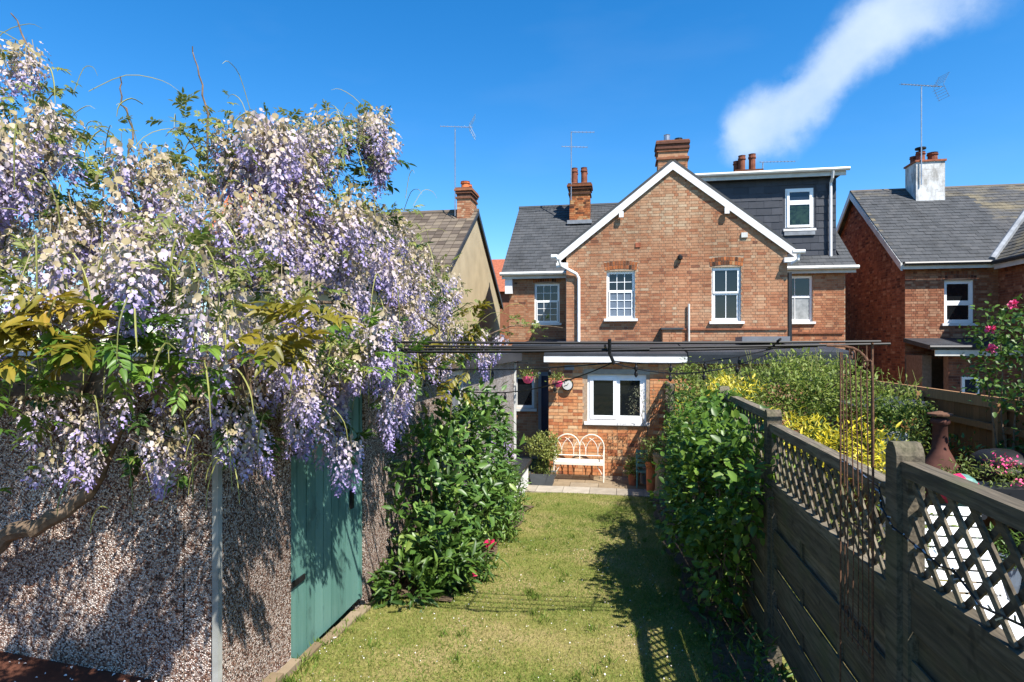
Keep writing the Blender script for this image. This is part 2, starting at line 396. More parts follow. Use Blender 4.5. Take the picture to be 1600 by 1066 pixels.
M['leaf_light'] = leafm('light_green_leaf', [(0, (.055, .095, .018)), (.5, (.13, .175, .034)), (1, (.26, .28, .07))], .5, .35, .38)
M['leaf_climb'] = leafm('fresh_climber_leaf', [(0, (.042, .10, .014)), (.5, (.115, .215, .026)), (1, (.24, .34, .055))], .42, .45, .4)
M['leaf_shrub'] = leafm('bright_shrub_leaf', [(0, (.075, .12, .02)), (.5, (.175, .235, .04)), (1, (.32, .36, .08))], .5, .35, .42)  # brighter yellow-green, the shrub's own leaf colour
M['leaf_grey'] = leafm('grey_green_leaf', [(0, (.10, .115, .065)), (1, (.25, .255, .16))], .6, .3, .3)
M['leaf_olive'] = leafm('young_olive_leaf', [(0, (.12, .13, .018)), (.5, (.22, .19, .022)), (.85, (.33, .235, .025)), (1, (.40, .22, .03))], .45, .4, .4)
M['yellow'] = leafm('yellow_leaf', [(0, (.24, .27, .035)), (.3, (.48, .42, .03)), (.7, (.70, .56, .03)), (1, (.78, .72, .32))], .5, .35, .35)
M['wist'] = leafm('wisteria_petal', [(0, (.33, .265, .135)), (.16, (.48, .40, .28)), (.32, (.56, .48, .50)), (.52, (.49, .42, .60)), (.76, (.36, .29, .56)), (1, (.23, .165, .45))], .6, .25, .3, .85, 1.12)
M['stem'] = leafm('green_stem', [(0, (.14, .15, .035)), (1, (.34, .33, .10))], .55, .3, .1)
M['bark'] = plain('wisteria_bark', (.15, .105, .07), .9, .15, vs_=20, lo=.5, hi=1.4, bump=.8, bs=50)
M['petal_pink'] = plain('magenta_petal', (.62, .025, .11), .55, .3, vs_=30, lo=.6, hi=1.2)
M['petal_rose'] = plain('pink_rose_petal', (.80, .09, .25), .55, .3, vs_=30, lo=.6, hi=1.2)
M['petal_white'] = plain('fallen_pale_petal', (.72, .68, .66), .7, .2, vs_=30, lo=.75, hi=1.1)
M['petal_purple'] = plain('mauve_petal', (.30, .22, .42), .7, .2, vs_=30, lo=.6, hi=1.2)
# ---------------------------------------------------------------- masonry, roofing and window helpers
def wall_cells(mb, O, U, N, W, H, openings=(), thick=0.25, z0=0.0):
    """solid wall with real openings; its outer face passes through O, N points outwards"""
    O, U, N = Vector(O), Vector(U), Vector(N)
    xs = sorted(set([0, W] + [min(max(a, 0), W) for q in openings for a in q[:2]])); zs = sorted(set([z0, H] + [min(max(a, z0), H) for q in openings for a in q[2:]]))
    for i in range(len(xs) - 1):
        for j in range(len(zs) - 1):
            cx, cz = (xs[i] + xs[i + 1]) / 2, (zs[j] + zs[j + 1]) / 2
            if any(a < cx < b and c < cz < d for a, b, c, d in openings): continue
            mb.obox(O + U * xs[i] + Vector((0, 0, zs[j])) - N * thick, U * (xs[i + 1] - xs[i]), N * thick, (0, 0, zs[j + 1] - zs[j]))
BV = {}
def unit_brick(L, tone, mat, proud):
    k = (round(L, 3), round(tone, 1), mat.name)
    if k not in BV:
        b = MB(); b.obox((0, -proud, 0), (L, 0, 0), (0, proud + .004, 0), (0, 0, .065), round(tone, 1)); me = b.mesh('brick'); me.materials.append(mat); BV[k] = me
    return BV[k]
def bricks(mb, O, U, N, W, z0, z1, openings=(), clip=None, bond='flemish', proud=0.007, tones=None, single=None):
    """lays every brick of a wall face; single=(parent, mat, n, test) makes the first n of them objects of their own"""
    O, U, N = Vector(O), Vector(U), Vector(N); made = 0; rows = int((z1 - z0) / 0.075)
    for r in range(rows):
        z = z0 + r * 0.075; zm = z + 0.035
        a, b = (0, W) if clip is None else clip(zm)
        if b - a < 0.05: continue
        seq = (0.215, 0.1025) if bond == 'flemish' else (0.215,)
        x = -(0.16 if r % 2 else 0.0) if bond == 'flemish' else -(0.1125 if r % 2 else 0.0)
        k = r % 2
        while x < W:
            L = seq[k % len(seq)]; k += 1
            if bond == 'mixed': L = 0.215 if R.random() < .7 else 0.1025
            segs = [(max(x, a), min(x + L, b))]
            for (p, q, s, t) in openings:
                if s - .01 < zm < t + .01:
                    ns = []
                    for (g, h) in segs:
                        if h <= p or g >= q: ns.append((g, h)); continue
                        if g < p: ns.append((g, p))
                        if h > q: ns.append((q, h))
                    segs = ns
            for (g, h) in segs:
                if h - g < 0.025: continue
                tn = min(1, max(0, (tones or (lambda u, w: R.gauss(.5, .2)))(g, zm)))
                o = O + U * g + Vector((0, 0, z))
                if single and made < single[2] and abs(h - g - L) < 1e-6 and single[3](o):
                    me = unit_brick(L, tn, single[1], proud)
                    mtx = Matrix(((U.x, -N.x, 0, o.x), (U.y, -N.y, 0, o.y), (U.z, -N.z, 1, o.z), (0, 0, 0, 1)))
                    put('brick', me, single[1], single[0], matrix=mtx); made += 1
                else:
                    mb.obox(o - N * .004, U * (h - g), N * (proud + .004), (0, 0, .065), tn)
            x += L + 0.010
def brick_prism(mb, x0, x1, y0, y1, z0, z1, tones=None, sides='fr'):
    bricks(mb, (x0, y0, 0), (1, 0, 0), (0, -1, 0), x1 - x0, z0, z1, tones=tones)
    if 'r' in sides: bricks(mb, (x1, y0, 0), (0, 1, 0), (1, 0, 0), y1 - y0, z0, z1, tones=tones)
    if 'l' in sides: bricks(mb, (x0, y0, 0), (0, 1, 0), (-1, 0, 0), y1 - y0, z0, z1, tones=tones)
TV = {}
def tiles(parent, name, O, U, V, W, L, tw, ex, mat, single=0, thick=0.012, holes=(), half=True, gap=0.006, test=None):
    """courses of roof slates or cladding tiles; U along the eave, V up the slope"""
    O, U, V = Vector(O), Vector(U).normalized(), Vector(V).normalized(); N = U.cross(V)
    if N.z < 0 or (abs(N.z) < 1e-6 and N.y > 0): N = -N
    mb = MB(); made = 0; rows = int(math.ceil(L / ex))
    for r in range(rows):
        hgt = min(ex * 1.12, L - r * ex + .001)
        x = -(tw / 2 if (r % 2 and half) else 0.0)
        while x < W - .01:
            g, h = max(0, x), min(W, x + tw - gap)
            segs = [(g, h)]
            for (p, q, s, t) in holes:
                if s < (r + .5) * ex < t:
                    ns = []
                    for (a, b) in segs:
                        if b <= p or a >= q: ns.append((a, b)); continue
                        if a < p: ns.append((a, p))
                        if b > q: ns.append((q, b))
                    segs = ns
            for (a, b) in segs:
                if b - a < .03: continue
                tn = R.random(); lift = .016 + R.uniform(-.003, .004); sk = R.uniform(-.004, .004)
                o = O + U * a + V * (r * ex + sk) + N * lift; dv = V * hgt - N * (lift - .003)
                if made < single and abs(b - a - (tw - gap)) < 1e-6 and hgt > ex and (test is None or test(o)):
                    key = (name, round(tn * 6), tw, ex)
                    if key not in TV:
                        q = MB(); q.obox((0, 0, 0), (tw - gap, 0, 0), (0, ex * 1.12, -.014), (0, 0, thick), round(tn * 6) / 6); TV[key] = q.mesh(name); TV[key].materials.append(mat)
                    mtx = Matrix(((U.x, V.x, N.x, o.x), (U.y, V.y, N.y, o.y), (U.z, V.z, N.z, o.z), (0, 0, 0, 1)))
                    put(name, TV[key], mat, parent, matrix=mtx); made += 1
                else: mb.obox(o, U * (b - a), dv, N * thick, tn)
            x += tw
    if mb.v: mb.build(name + '_courses', mat, parent, kind='stuff')
def window(parent, x0, x1, z0, z1, Y, sashes, sill=.07, frame='upvc', recess=.07, fw=.038, sillmat='white', sw=.036, name='window'):
    """a window in a wall that faces the garden; sashes = (fx0, fx1, fz0, fz1, nx, nz, pane material, dy)"""
    f = MB(); yf = Y + recess; m = M[frame]
    f.box(x0, x0 + fw, yf, yf + .07, z0, z1); f.box(x1 - fw, x1, yf, yf + .07, z0, z1)
    f.box(x0 + fw, x1 - fw, yf, yf + .07, z1 - fw, z1); f.box(x0 + fw, x1 - fw, yf, yf + .07, z0, z0 + fw)
    X0, X1, Z0, Z1 = x0 + fw, x1 - fw, z0 + fw, z1 - fw; panes = []
    for (a, b, c, d, nx, nz, pm, dy) in sashes:
        sx0, sx1, sz0, sz1 = X0 + a * (X1 - X0), X0 + b * (X1 - X0), Z0 + c * (Z1 - Z0), Z0 + d * (Z1 - Z0)
        ya, yb = yf + .012 + dy, yf + .055 + dy
        f.box(sx0, sx0 + sw, ya, yb, sz0, sz1); f.box(sx1 - sw, sx1, ya, yb, sz0, sz1)
        f.box(sx0 + sw, sx1 - sw, ya, yb, sz1 - sw, sz1); f.box(sx0 + sw, sx1 - sw, ya, yb, sz0, sz0 + sw)
        px0, px1, pz0, pz1 = sx0 + sw, sx1 - sw, sz0 + sw, sz1 - sw
        for i in range(1, nx):
            q = px0 + (px1 - px0) * i / nx; f.box(q - .008, q + .008, ya + .004, yb - .004, pz0, pz1)
        for j in range(1, nz):
            q = pz0 + (pz1 - pz0) * j / nz
            for i in range(nx):
                e0 = px0 + (px1 - px0) * i / nx + (.008 if i else 0); e1 = px0 + (px1 - px0) * (i + 1) / nx - (.008 if i < nx - 1 else 0)
                f.box(e0, e1, ya + .006, yb - .006, q - .008, q + .008)
        for i in range(nx):
            for j in range(nz):
                panes.append((px0 + (px1 - px0) * i / nx, px0 + (px1 - px0) * (i + 1) / nx, ya + .022, pz0 + (pz1 - pz0) * j / nz, pz0 + (pz1 - pz0) * (j + 1) / nz, pm))
    w = f.build(name, m, parent)
    for (a, b, y, c, d, pm) in panes: MB().box(a, b, y, y + .006, c, d).build('pane', M[pm], w)
    MB().box(x0 + .01, x1 - .01, Y + .24, Y + .26, z0 + .01, z1 - .01).build('dark_interior', M['black_pvc'], w)
    if sill: 
        MB().box(x0 - .07, x1 + .07, Y - sill, Y + recess + .01, z0 - .075, z0 - .004).build('sill', M[sillmat], w)
    return w
def brick_arch(parent, x0, x1, z, Y, mat, n=12, h=.215):
    mb = MB(); w = (x1 - x0 + .14) / n
    for i in range(n):
        t = (i + .5) / n - .5; cx = (x0 + x1) / 2 + t * (x1 - x0 + .10); rise = .05 * (1 - 4 * t * t)
        for (a, b) in ((0, .1), (.112, h)):
            lean = t * .12
            mb.obox((cx - w / 2 + .006 + lean * a * 2, Y - .009, z + .012 + rise + a), (w - .012, 0, 0), (0, .02, 0), (lean * (b - a) * 2, 0, b - a), min(1, max(0, R.gauss(.42, .25))))
    mb.build('brick_arch', mat, parent, kind='stuff')
def opens(lst, ox): return [(a - ox, b - ox, c, d) for a, b, c, d in lst]
def arched(lst, ox): return [(a - ox, b - ox, c - .07, d) for a, b, c, d in lst] + [(a - ox - .07, b - ox + .07, d, d + .27) for a, b, c, d in lst]

# ---------------------------------------------------------------- the pair of brick houses
HS = thing('semi_detached_house', 'orange brick pair of houses with central white edged gable and dark slate dormer', 'house', (1.5, 18, 0))
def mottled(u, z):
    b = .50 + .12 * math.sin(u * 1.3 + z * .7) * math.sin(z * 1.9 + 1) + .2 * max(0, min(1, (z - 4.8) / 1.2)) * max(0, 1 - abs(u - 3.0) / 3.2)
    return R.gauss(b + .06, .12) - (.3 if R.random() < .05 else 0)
win_main = [(-2.77, -1.92, 3.76, 5.09)]; win_out = [(-.30, .47, 3.74, 5.05), (2.49, 3.24, 3.65, 5.10)]; win_r = [(5.0, 6.02, 3.75, 5.19)]
wb = MB()
wall_cells(wb, (-1.41, 17, 0), (1, 0, 0), (0, -1, 0), 5.81, 5.42, opens(win_out, -1.41))
wb.prism([(-1.41, 17, 5.42), (4.40, 17, 5.42), (4.40, 17, 5.56), (1.47, 17, 7.86), (-1.41, 17, 5.59)], (0, .25, 0))
wb.build('wall', M['mortar'], HS)
win_x = [(-.68, .635, 1.27, 2.34)]; win_g = [(-2.72, -2.18, 1.33, 2.18)]
for (ox, oy, ww, hh, ops) in ((-3.63, 20.36, 2.22, 5.40, win_main), (4.40, 20.36, 2.56, 5.40, win_r), (-1.57, 14, 3.07, 2.70, win_x), (1.50, 14.06, 3.3, 2.62, []), (-3.6, 16, 2.03, 3.0, win_g)):
    wb = MB(); wall_cells(wb, (ox, oy, 0), (1, 0, 0), (0, -1, 0), ww, hh, opens(ops, ox)); wb.build('wall', M['mortar'], HS)
for q in ((-1.41, -1.16, 17.26, 20.49, 5.45), (4.15, 4.40, 17.26, 20.49, 5.45), (-1.57, -1.35, 14.26, 16.99, 2.7), (4.58, 4.80, 14.32, 16.9, 2.62), (-3.63, 6.96, 27.2, 27.4, 5.4)): MB().box(q[0], q[1], q[2], q[3], 0, q[4], .4).build('side_wall', M['brick'], HS)
for x in (-3.63, 6.75): MB().prism([(x, 20.62, 0), (x, 27.19, 0), (x, 27.19, 5.5), (x, 24, 8.3), (x, 20.62, 5.5)], (.21, 0, 0), .4).build('side_wall', M['brick'], HS)
bk = MB()
sl_ = .79
def gclip(z):
    e = (z - 5.42) / sl_
    return (0, 5.81) if z < 5.45 else (max(0, e - .08), min(5.81, 5.81 - e + .02))
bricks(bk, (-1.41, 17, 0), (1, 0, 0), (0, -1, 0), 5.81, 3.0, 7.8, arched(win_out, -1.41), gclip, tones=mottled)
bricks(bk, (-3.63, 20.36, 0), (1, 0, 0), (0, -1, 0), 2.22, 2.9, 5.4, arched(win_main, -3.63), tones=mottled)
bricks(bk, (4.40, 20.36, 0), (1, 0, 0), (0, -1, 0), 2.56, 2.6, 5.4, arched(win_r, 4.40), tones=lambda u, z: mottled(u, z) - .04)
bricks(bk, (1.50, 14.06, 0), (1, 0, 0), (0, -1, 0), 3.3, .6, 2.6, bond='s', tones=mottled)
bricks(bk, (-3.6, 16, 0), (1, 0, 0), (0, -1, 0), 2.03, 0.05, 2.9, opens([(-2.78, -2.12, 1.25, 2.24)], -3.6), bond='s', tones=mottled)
bk.build('brickwork', M['brick'], HS, kind='stuff')
eb = MB()
bricks(eb, (-1.57, 14, 0), (1, 0, 0), (0, -1, 0), 3.07, .04, 2.68, opens([(-.76, .715, 1.19, 2.46)], -1.57), bond='mixed', proud=.008,
       tones=lambda u, z: R.gauss(.56, .23) - (.3 if R.random() < .1 else 0), single=(HS, M['brick_warm'], 300, lambda o: o.x < .95))
eb.build('extension_brickwork', M['brick_warm'], HS, kind='stuff')
for (a, b, c, d) in win_out + win_main + win_r: brick_arch(HS, a, b, d, 17 if (a, b, c, d) in win_out else 20.36, M['brick_chim'])
g3 = lambda up, lo: [(0, 1, .55, 1, 3, 2, up, .0), (0.03, .97, 0, .55, 3, 3, lo, -.012)]
window(HS, -2.77, -1.92, 3.76, 5.09, 20.36, g3('glass', 'glass_blue'))
window(HS, -.30, .47, 3.74, 5.05, 17, [(0, 1, .58, 1, 3, 2, 'glass', .0), (0.03, .97, 0, .58, 3, 3, 'glass_frost', -.012)], sill=.13)
window(HS, 2.49, 3.24, 3.65, 5.10, 17, [(0, 1, .52, 1, 2, 1, 'glass', -.03), (.02, .98, 0, .52, 2, 1, 'glass', .0)], sill=.1, sw=.045)
window(HS, 5.0, 6.02, 3.75, 5.19, 20.36, [(0, 1, .55, 1, 2, 1, 'glass', .0), (0, 1, 0, .55, 2, 1, 'glass_cloth', -.01)])
MB().box(-.76, .715, 13.975, 14.05, 2.345, 2.46).build('lintel', M['stone'], HS)
window(HS, -.68, .635, 1.27, 2.34, 14, [(0, .5, 0, 1, 1, 1, 'glass', -.03), (.5, 1, 0, 1, 1, 1, 'glass', .0)], sill=.06, recess=.04, fw=.06, sw=.075)
window(HS, -2.72, -2.18, 1.33, 2.18, 16, [(0, 1, 0, 1, 1, 1, 'glass', 0)], frame='gutter', sillmat='gutter')
# glazed door in the shaded side passage
d_ = MB(); d_.box(-2.06, -1.98, 15.9, 15.95, .02, 2.3); d_.box(-1.66, -1.58, 15.9, 15.95, .02, 2.3); d_.box(-1.98, -1.66, 15.9, 15.95, 2.2, 2.3); d_.box(-1.98, -1.66, 15.9, 15.95, .02, .3)
dd = d_.build('glazed_door', M['grey_pvc'], HS); MB().box(-1.98, -1.66, 15.92, 15.93, .3, 2.2).build('pane', M['glass_blue'], dd)
# roofs
sv = Vector((0, 3.85, 3.03)); SL = sv.length
rb = MB(); rb.obox((-3.85, 20.15, 5.39), (5.4, 0, 0), sv, (0, .03, .05)); rb.obox((1.6, 20.15, 5.39), (5.6, 0, 0), sv * .19, (0, .03, .05)); rb.obox((6.86, 20.15, 5.392), (.34, 0, 0), sv, (0, .03, .05))
rb.obox((-3.85, 27.85, 5.39), (11.05, 0, 0), (0, -3.85, 3.03), (0, .03, .05))
rb.obox((-1.66, 16.92, 5.50), (0, 4.9, 0), (3.13, 0, 2.473), (-.04, 0, .055)); rb.obox((4.60, 16.92, 5.50), (0, 4.9, 0), (-3.13, 0, 2.473), (.04, 0, .055))
rb.build('roof', M['slate'], HS)
tiles(HS, 'slate', (-3.86, 20.14, 5.45), (1, 0, 0), sv, 5.3, SL - .05, .25, .205, M['slate'], single=300, test=lambda o: o.x < .3)
tiles(HS, 'lower_slate', (4.3, 20.14, 5.45), (1, 0, 0), sv, 2.9, .62, .25, .205, M['slate'])
tiles(HS, 'verge_slate', (6.87, 20.14, 5.452), (1, 0, 0), sv, .33, SL - .05, .25, .205, M['slate'])
MB().tube([(-3.88, 24, 8.47), (7.2, 24, 8.47)], .09, 8).build('ridge_tiles', M['slate'], HS)
# white bargeboards of the gable
MB().prism([(-1.66, 16.91, 5.50), (1.468, 16.91, 7.97), (1.468, 16.91, 7.755), (-1.66, 16.91, 5.285)], (0, .05, 0)).build('bargeboard', M['white'], HS)
MB().prism([(1.472, 16.91, 7.97), (4.60, 16.91, 5.50), (4.60, 16.91, 5.285), (1.472, 16.91, 7.755)], (0, .05, 0)).build('bargeboard', M['white'], HS)
MB().box(-1.68, -1.36, 16.88, 17.0, 5.17, 5.30).build('soffit_box', M['white'], HS); MB().box(4.30, 4.62, 16.88, 17.0, 5.17, 5.30).build('soffit_box', M['white'], HS)
for x in (.10, 2.86): MB().box(x - .06, x + .06, 16.85, 16.91, 6.50, 6.66).build('purlin_end', M['white'], HS)
MB().box(-3.75, -3.50, 20.2, 20.36, 4.75, 5.24).build('soffit_box', M['white'], HS)
for (a, b) in ((-3.9, -1.42), (4.42, 7.25)):
    MB().box(a + .05, b - .05, 20.16, 20.2, 5.24, 5.385).build('fascia', M['gutter'], HS)
    MB().tube([(a, 20.07, 5.40), (b, 20.07, 5.40)], .065, 8).build('gutter', M['gutter'], HS)
# dormer
DX0, DX1, DZ0, DZ1 = 2.3, 6.81, 5.58, 8.36
dm = MB(); wall_cells(dm, (DX0, 20.72, 0), (1, 0, 0), (0, -1, 0), DX1 - DX0, DZ1, opens([(5.30, 6.14, 6.73, 8.02)], DX0), .12, DZ0)
dm.box(DX0, DX0 + .1, 20.85, 24, DZ0, DZ1); dm.box(DX1 - .1, DX1, 20.85, 24, DZ0, DZ1); DM = dm.build('dormer', M['clad'], HS)
tiles(DM, 'cladding_tile', (DX0, 20.72, DZ0), (1, 0, 0), (0, 0, 1), DX1 - DX0, DZ1 - DZ0, .47, .232, M['clad'], single=200, holes=[(5.22 - DX0, 6.22 - DX0, 6.65 - DZ0, 8.08 - DZ0)], gap=.005, thick=.006)
window(HS, 5.30, 6.14, 6.73, 8.02, 20.72, [(0, 1, .66, 1, 1, 1, 'glass_blue', -.05), (0, 1, 0, .66, 1, 1, 'glass_plant', -.05)], recess=-.0, fw=.05, sw=.07)
MB().box(5.26, 6.18, 20.66, 20.72, 6.52, 6.64).build('window_apron', M['lead'], HS)
MB().box(2.1, 7.02, 20.48, 24.1, 8.44, 8.56).build('dormer_roof', M['felt'], HS)
MB().box(2.1, 7.02, 20.45, 20.5, 8.32, 8.44).build('fascia', M['gutter'], HS)
MB().tube([(2.05, 20.38, 8.50), (7.1, 20.38, 8.50)], .06, 8).build('gutter', M['gutter'], HS)
MB().tube([(6.62, 20.38, 8.46), (6.62, 20.45, 8.25), (6.62, 20.6, 8.12), (6.62, 20.6, 5.66)], .045, 8).build('downpipe', M['white'], HS)
# pipes and small fittings
MB().tube([(-1.62, 16.72, 5.42), (-1.55, 16.85, 5.22), (-1.12, 16.92, 4.98), (-1.06, 16.92, 4.86), (-1.06, 16.92, 3.05)], .042, 8).build('downpipe', M['white'], HS)
MB().tube([(-1.80, 16.68, 5.44), (-1.66, 16.68, 5.44), (-1.60, 16.68, 5.36)], .065, 8).build('gutter_end', M['white'], HS)
MB().tube([(-1.50, 18.6, 5.3), (-1.50, 18.6, 3.1)], .06, 8).build('soil_pipe', M['grey_pvc'], HS)
MB().tube([(4.52, 17.3, 4.95), (4.52, 17.3, 2.9)], .075, 10).build('soil_pipe', M['black_pvc'], HS)
MB().tube([(1.89, 16.93, 4.12), (1.89, 16.93, 3.05)], .028, 8).build('waste_pipe', M['gutter'], HS)
MB().tube([(4.45, 16.70, 5.42), (4.75, 16.70, 5.42)], .055, 8).build('gutter_end', M['white'], HS); MB().tube([(4.62, 16.74, 5.40), (4.60, 16.76, 5.22), (4.48, 16.9, 5.12)], .04, 8).build('pipe_elbow', M['white'], HS)
MB().box(1.72, 4.40, 16.955, 17.0, 3.415, 3.46).build('string_course', M['brick_red'], HS); MB().box(4.62, 6.9, 20.31, 20.36, 3.37, 3.42).build('string_course', M['brick_red'], HS)  # slim ledges of a brick string course
MB().box(.48, .62, 16.97, 17.0, 5.69, 5.81, .6).build('air_brick', M['terracotta'], HS); MB().box(3.24, 3.40, 16.95, 17.0, 5.87, 6.0).build('vent_cover', M['gutter'], HS)
MB().lathe((1.66, 16.93, 5.31), [(.03, 0), (.07, .02), (.07, .1), (.02, .14)], 10).build('wall_lamp', M['black_metal'], HS)
MB().box(-1.2, -.98, 13.965, 14.0, 2.44, 2.55).build('vent_cover', M['lead'], HS)
# flat roofs of the two rear extensions and the side passage
MB().prism([(-1.66, 13.84, 2.82), (-1.66, 17, 3.12), (-1.66, 17, 3.0), (-1.66, 13.84, 2.70)], (3.17, 0, 0)).build('flat_roof', M['felt'], HS)
MB().box(-1.66, 1.51, 13.80, 13.838, 2.62, 2.75).build('fascia', M['white'], HS)
MB().prism([(1.53, 13.86, 2.86), (1.53, 17, 3.12), (1.53, 17, 2.98), (1.53, 13.86, 2.70)], (3.4, 0, 0)).build('flat_roof', M['felt'], HS)
MB().box(1.53, 4.93, 13.82, 13.858, 2.60, 2.80).build('fascia', M['black_pvc'], HS)
MB().prism([(-2.72, 15.62, 3.02), (-2.72, 20.45, 3.22), (-2.72, 20.45, 3.1), (-2.72, 15.62, 2.90)], (1.27, 0, 0)).build('flat_roof', M['felt'], HS)
MB().box(3.0, 4.1, 15.6, 16.5, 3.08, 3.22).build('rooflight', M['grey_pvc'], HS)
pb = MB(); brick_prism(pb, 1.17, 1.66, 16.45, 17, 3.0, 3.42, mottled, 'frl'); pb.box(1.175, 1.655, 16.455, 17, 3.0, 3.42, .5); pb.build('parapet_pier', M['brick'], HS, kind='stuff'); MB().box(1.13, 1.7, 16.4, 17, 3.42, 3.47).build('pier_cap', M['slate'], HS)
# chimneys
def chimney(parent, x0, x1, y0, y1, z0, z1, mat, sides='r', corbels=((-.42, .035), (-.30, .0), (-.22, .05), (-.13, .085))):
    mb = MB(); t = lambda u, z: R.gauss(.55, .25)
    mb.box(x0, x1, y0, y1, z0, z1 - .03, .75)
    brick_prism(mb, x0, x1, y0, y1, z0, z1 - .44, t, sides)
    for k, (dz, o) in enumerate(corbels):
        o2 = o + .008; mb.box(x0 - o2, x1 + o2, y0 - o2, y1 + o2, z1 + dz, z1 + dz + .072, R.uniform(.0, .35))
    mb.box(x0 - .06, x1 + .06, y0 - .06, y1 + .06, z1 - .06, z1, .15)
    return mb.build('chimney', mat, parent)
def pot(parent, x, y, z, r, h, mat='pot_dark', name='chimney_pot'):
    return MB().lathe((x, y, z), [(r * 1.1, 0), (r * 1.1, .05), (r * .95, .07), (r * .92, h * .72), (r * 1.12, h * .76), (r * 1.12, h * .84), (r * .95, h * .87), (r, h * .97), (r * 1.08, h), (r * .8, h), (r * .75, h - .08)], 12).build(name, M[mat], parent, smooth=False)
c1 = chimney(HS, -1.77, -1.02, 22.75, 23.4, 7.3, 9.05, M['brick_chim'])
for dx in (-1.6, -1.24):
    for dy in (22.93, 23.22): pot(c1, dx, dy, 9.04, .115, .62)
MB().box(-1.85, -.94, 22.62, 22.75, 7.52, 7.66).build('lead_flashing', M['lead'], HS)
c2 = chimney(HS, 1.3, 2.22, 20.3, 21.0, 6.9, 9.65, M['brick'], corbels=((-.62, .045), (-.36, .03), (-.28, .06), (-.2, .03), (-.12, .07)))
MB().lathe((1.6, 20.6, 9.62), [(.1, 0), (.1, .28), (.11, .3), (.06, .32)], 12).build('steel_flue', M['steel'], c2)
MB().lathe((1.98, 20.7, 9.62), [(.09, 0), (.09, .12), (.13, .13), (.13, .2), (.05, .22)], 12).build('flue_cowl', M['black_metal'], c2)
c3 = chimney(HS, 4.4, 5.3, 24.0, 24.8, 7.6, 9.6, M['brick_chim'])
for (a, b, h) in ((4.65, 24.25, .62), (4.52, 24.55, .5), (5.02, 24.25, .66)): pot(c3, a, b, 9.58, .13, h)

# ---------------------------------------------------------------- right-hand house
HR = thing('detached_house', 'brick house with lichened slate roof and white painted chimney beyond the fence', 'house', (11, 20, 0))
w = MB(); wr = [(9.56, 10.36, 3.66, 4.94)]
wall_cells(w, (8.5, 20, 0), (1, 0, 0), (0, -1, 0), 6.5, 5.45, opens(wr, 8.5)); w.build('wall', M['mortar_d'], HR)
MB().prism([(8.5, 20.26, 0), (8.5, 27.34, 0), (8.5, 27.34, 5.65), (8.5, 23.8, 8.42), (8.5, 20.26, 5.65)], (.25, 0, 0)).build('wall', M['mortar_d'], HR)
for q in ((8.5, 15, 27.35, 27.6, 5.45), (11.0, 11.25, 15.0, 19.99, 5.45), (11.26, 15, 15.0, 15.25, 5.45), (8.9, 10.99, 18.4, 18.65, 2.72), (8.52, 8.76, 19.0, 19.98, 2.72)): MB().box(q[0], q[1], q[2], q[3], 0, q[4]).build('wall', M['mortar_d'], HR)
rk = MB(); rt = lambda u, z: R.gauss(.5, .22)
bricks(rk, (8.5, 20, 0), (1, 0, 0), (0, -1, 0), 2.5, 2.6, 5.4, arched(wr, 8.5), tones=lambda u, z: R.gauss(.72, .2))  # front bricks toned lighter, sunlight painted into their colour
def sclip(z): 
    e = (z - 5.45) / .7816
    return (0, 7.6) if z < 5.45 else (e, 7.6 - e)
bricks(rk, (8.5, 20, 0), (0, 1, 0), (-1, 0, 0), 7.6, .8, 8.4, clip=sclip, tones=rt)
bricks(rk, (11.0, 15, 0), (0, 1, 0), (-1, 0, 0), 5.0, 1.6, 5.4, tones=rt)
bricks(rk, (8.9, 18.4, 0), (1, 0, 0), (0, -1, 0), 2.1, .6, 2.7, opens([(9.2, 9.62, .5, 2.15)], 8.9), bond='s', tones=lambda u, z: R.gauss(.35, .18))  # lean-to bricks toned darker red, shade painted into their colour
rk.build('brickwork', M['brick_red'], HR, kind='stuff')
brick_arch(HR, 9.56, 10.36, 4.94, 20, M['brick_red'])
window(HR, 9.56, 10.36, 3.66, 4.94, 20, [(0, 1, .47, 1, 1, 1, 'glass', 0), (0, 1, 0, .47, 1, 1, 'glass', -.012)], sw=.07)
MB().box(9.68, 10.24, 20.14, 20.16, 4.62, 4.86).build('window_blind', M['gutter'], HR)
q = MB(); q.box(9.2, 9.27, 18.33, 18.43, .5, 2.15); q.box(9.55, 9.62, 18.33, 18.43, .5, 2.15); q.box(9.27, 9.55, 18.33, 18.43, 2.08, 2.15); qd = q.build('door', M['upvc'], HR); MB().box(9.27, 9.55, 18.37, 18.40, .5, 2.08).build('pane', M['glass_blue'], qd)
rs = Vector((0, 4.0, 3.12)); RL = rs.length
r_ = MB(); r_.obox((8.32, 19.78, 5.40), (7, 0, 0), rs, (0, .03, .05)); r_.obox((8.32, 27.82, 5.40), (7, 0, 0), (0, -4.02, 3.12), (0, .03, .05))
r_.obox((10.76, 14.8, 5.36), (0, 7.5, 0), (3.6, 0, 2.9), (-.03, 0, .05)); r_.build('roof', M['slate_old'], HR)
tiles(HR, 'slate', (8.30, 19.77, 5.46), (1, 0, 0), rs, 6.9, RL - .06, .25, .205, M['slate_old'], single=300, test=lambda o: o.x < 11.8)
tiles(HR, 'outrigger_slate', (10.75, 14.8, 5.42), (0, 1, 0), (3.6, 0, 2.9), 6.6, 3.2, .25, .205, M['slate_old'])
MB().tube([(10.72, 19.80, 5.50), (11.9, 21.0, 6.47), (13.2, 22.35, 7.52)], .1, 6).build('lead_valley', M['lead'], HR)
MB().tube([(8.3, 23.8, 8.53), (15, 23.8, 8.53)], .09, 8).build('ridge_tiles', M['tile'], HR)
MB().prism([(8.28, 19.76, 5.46), (8.28, 23.8, 8.56), (8.28, 23.8, 8.32), (8.28, 19.76, 5.22)], (.05, 0, 0)).build('bargeboard', M['gutter'], HR)
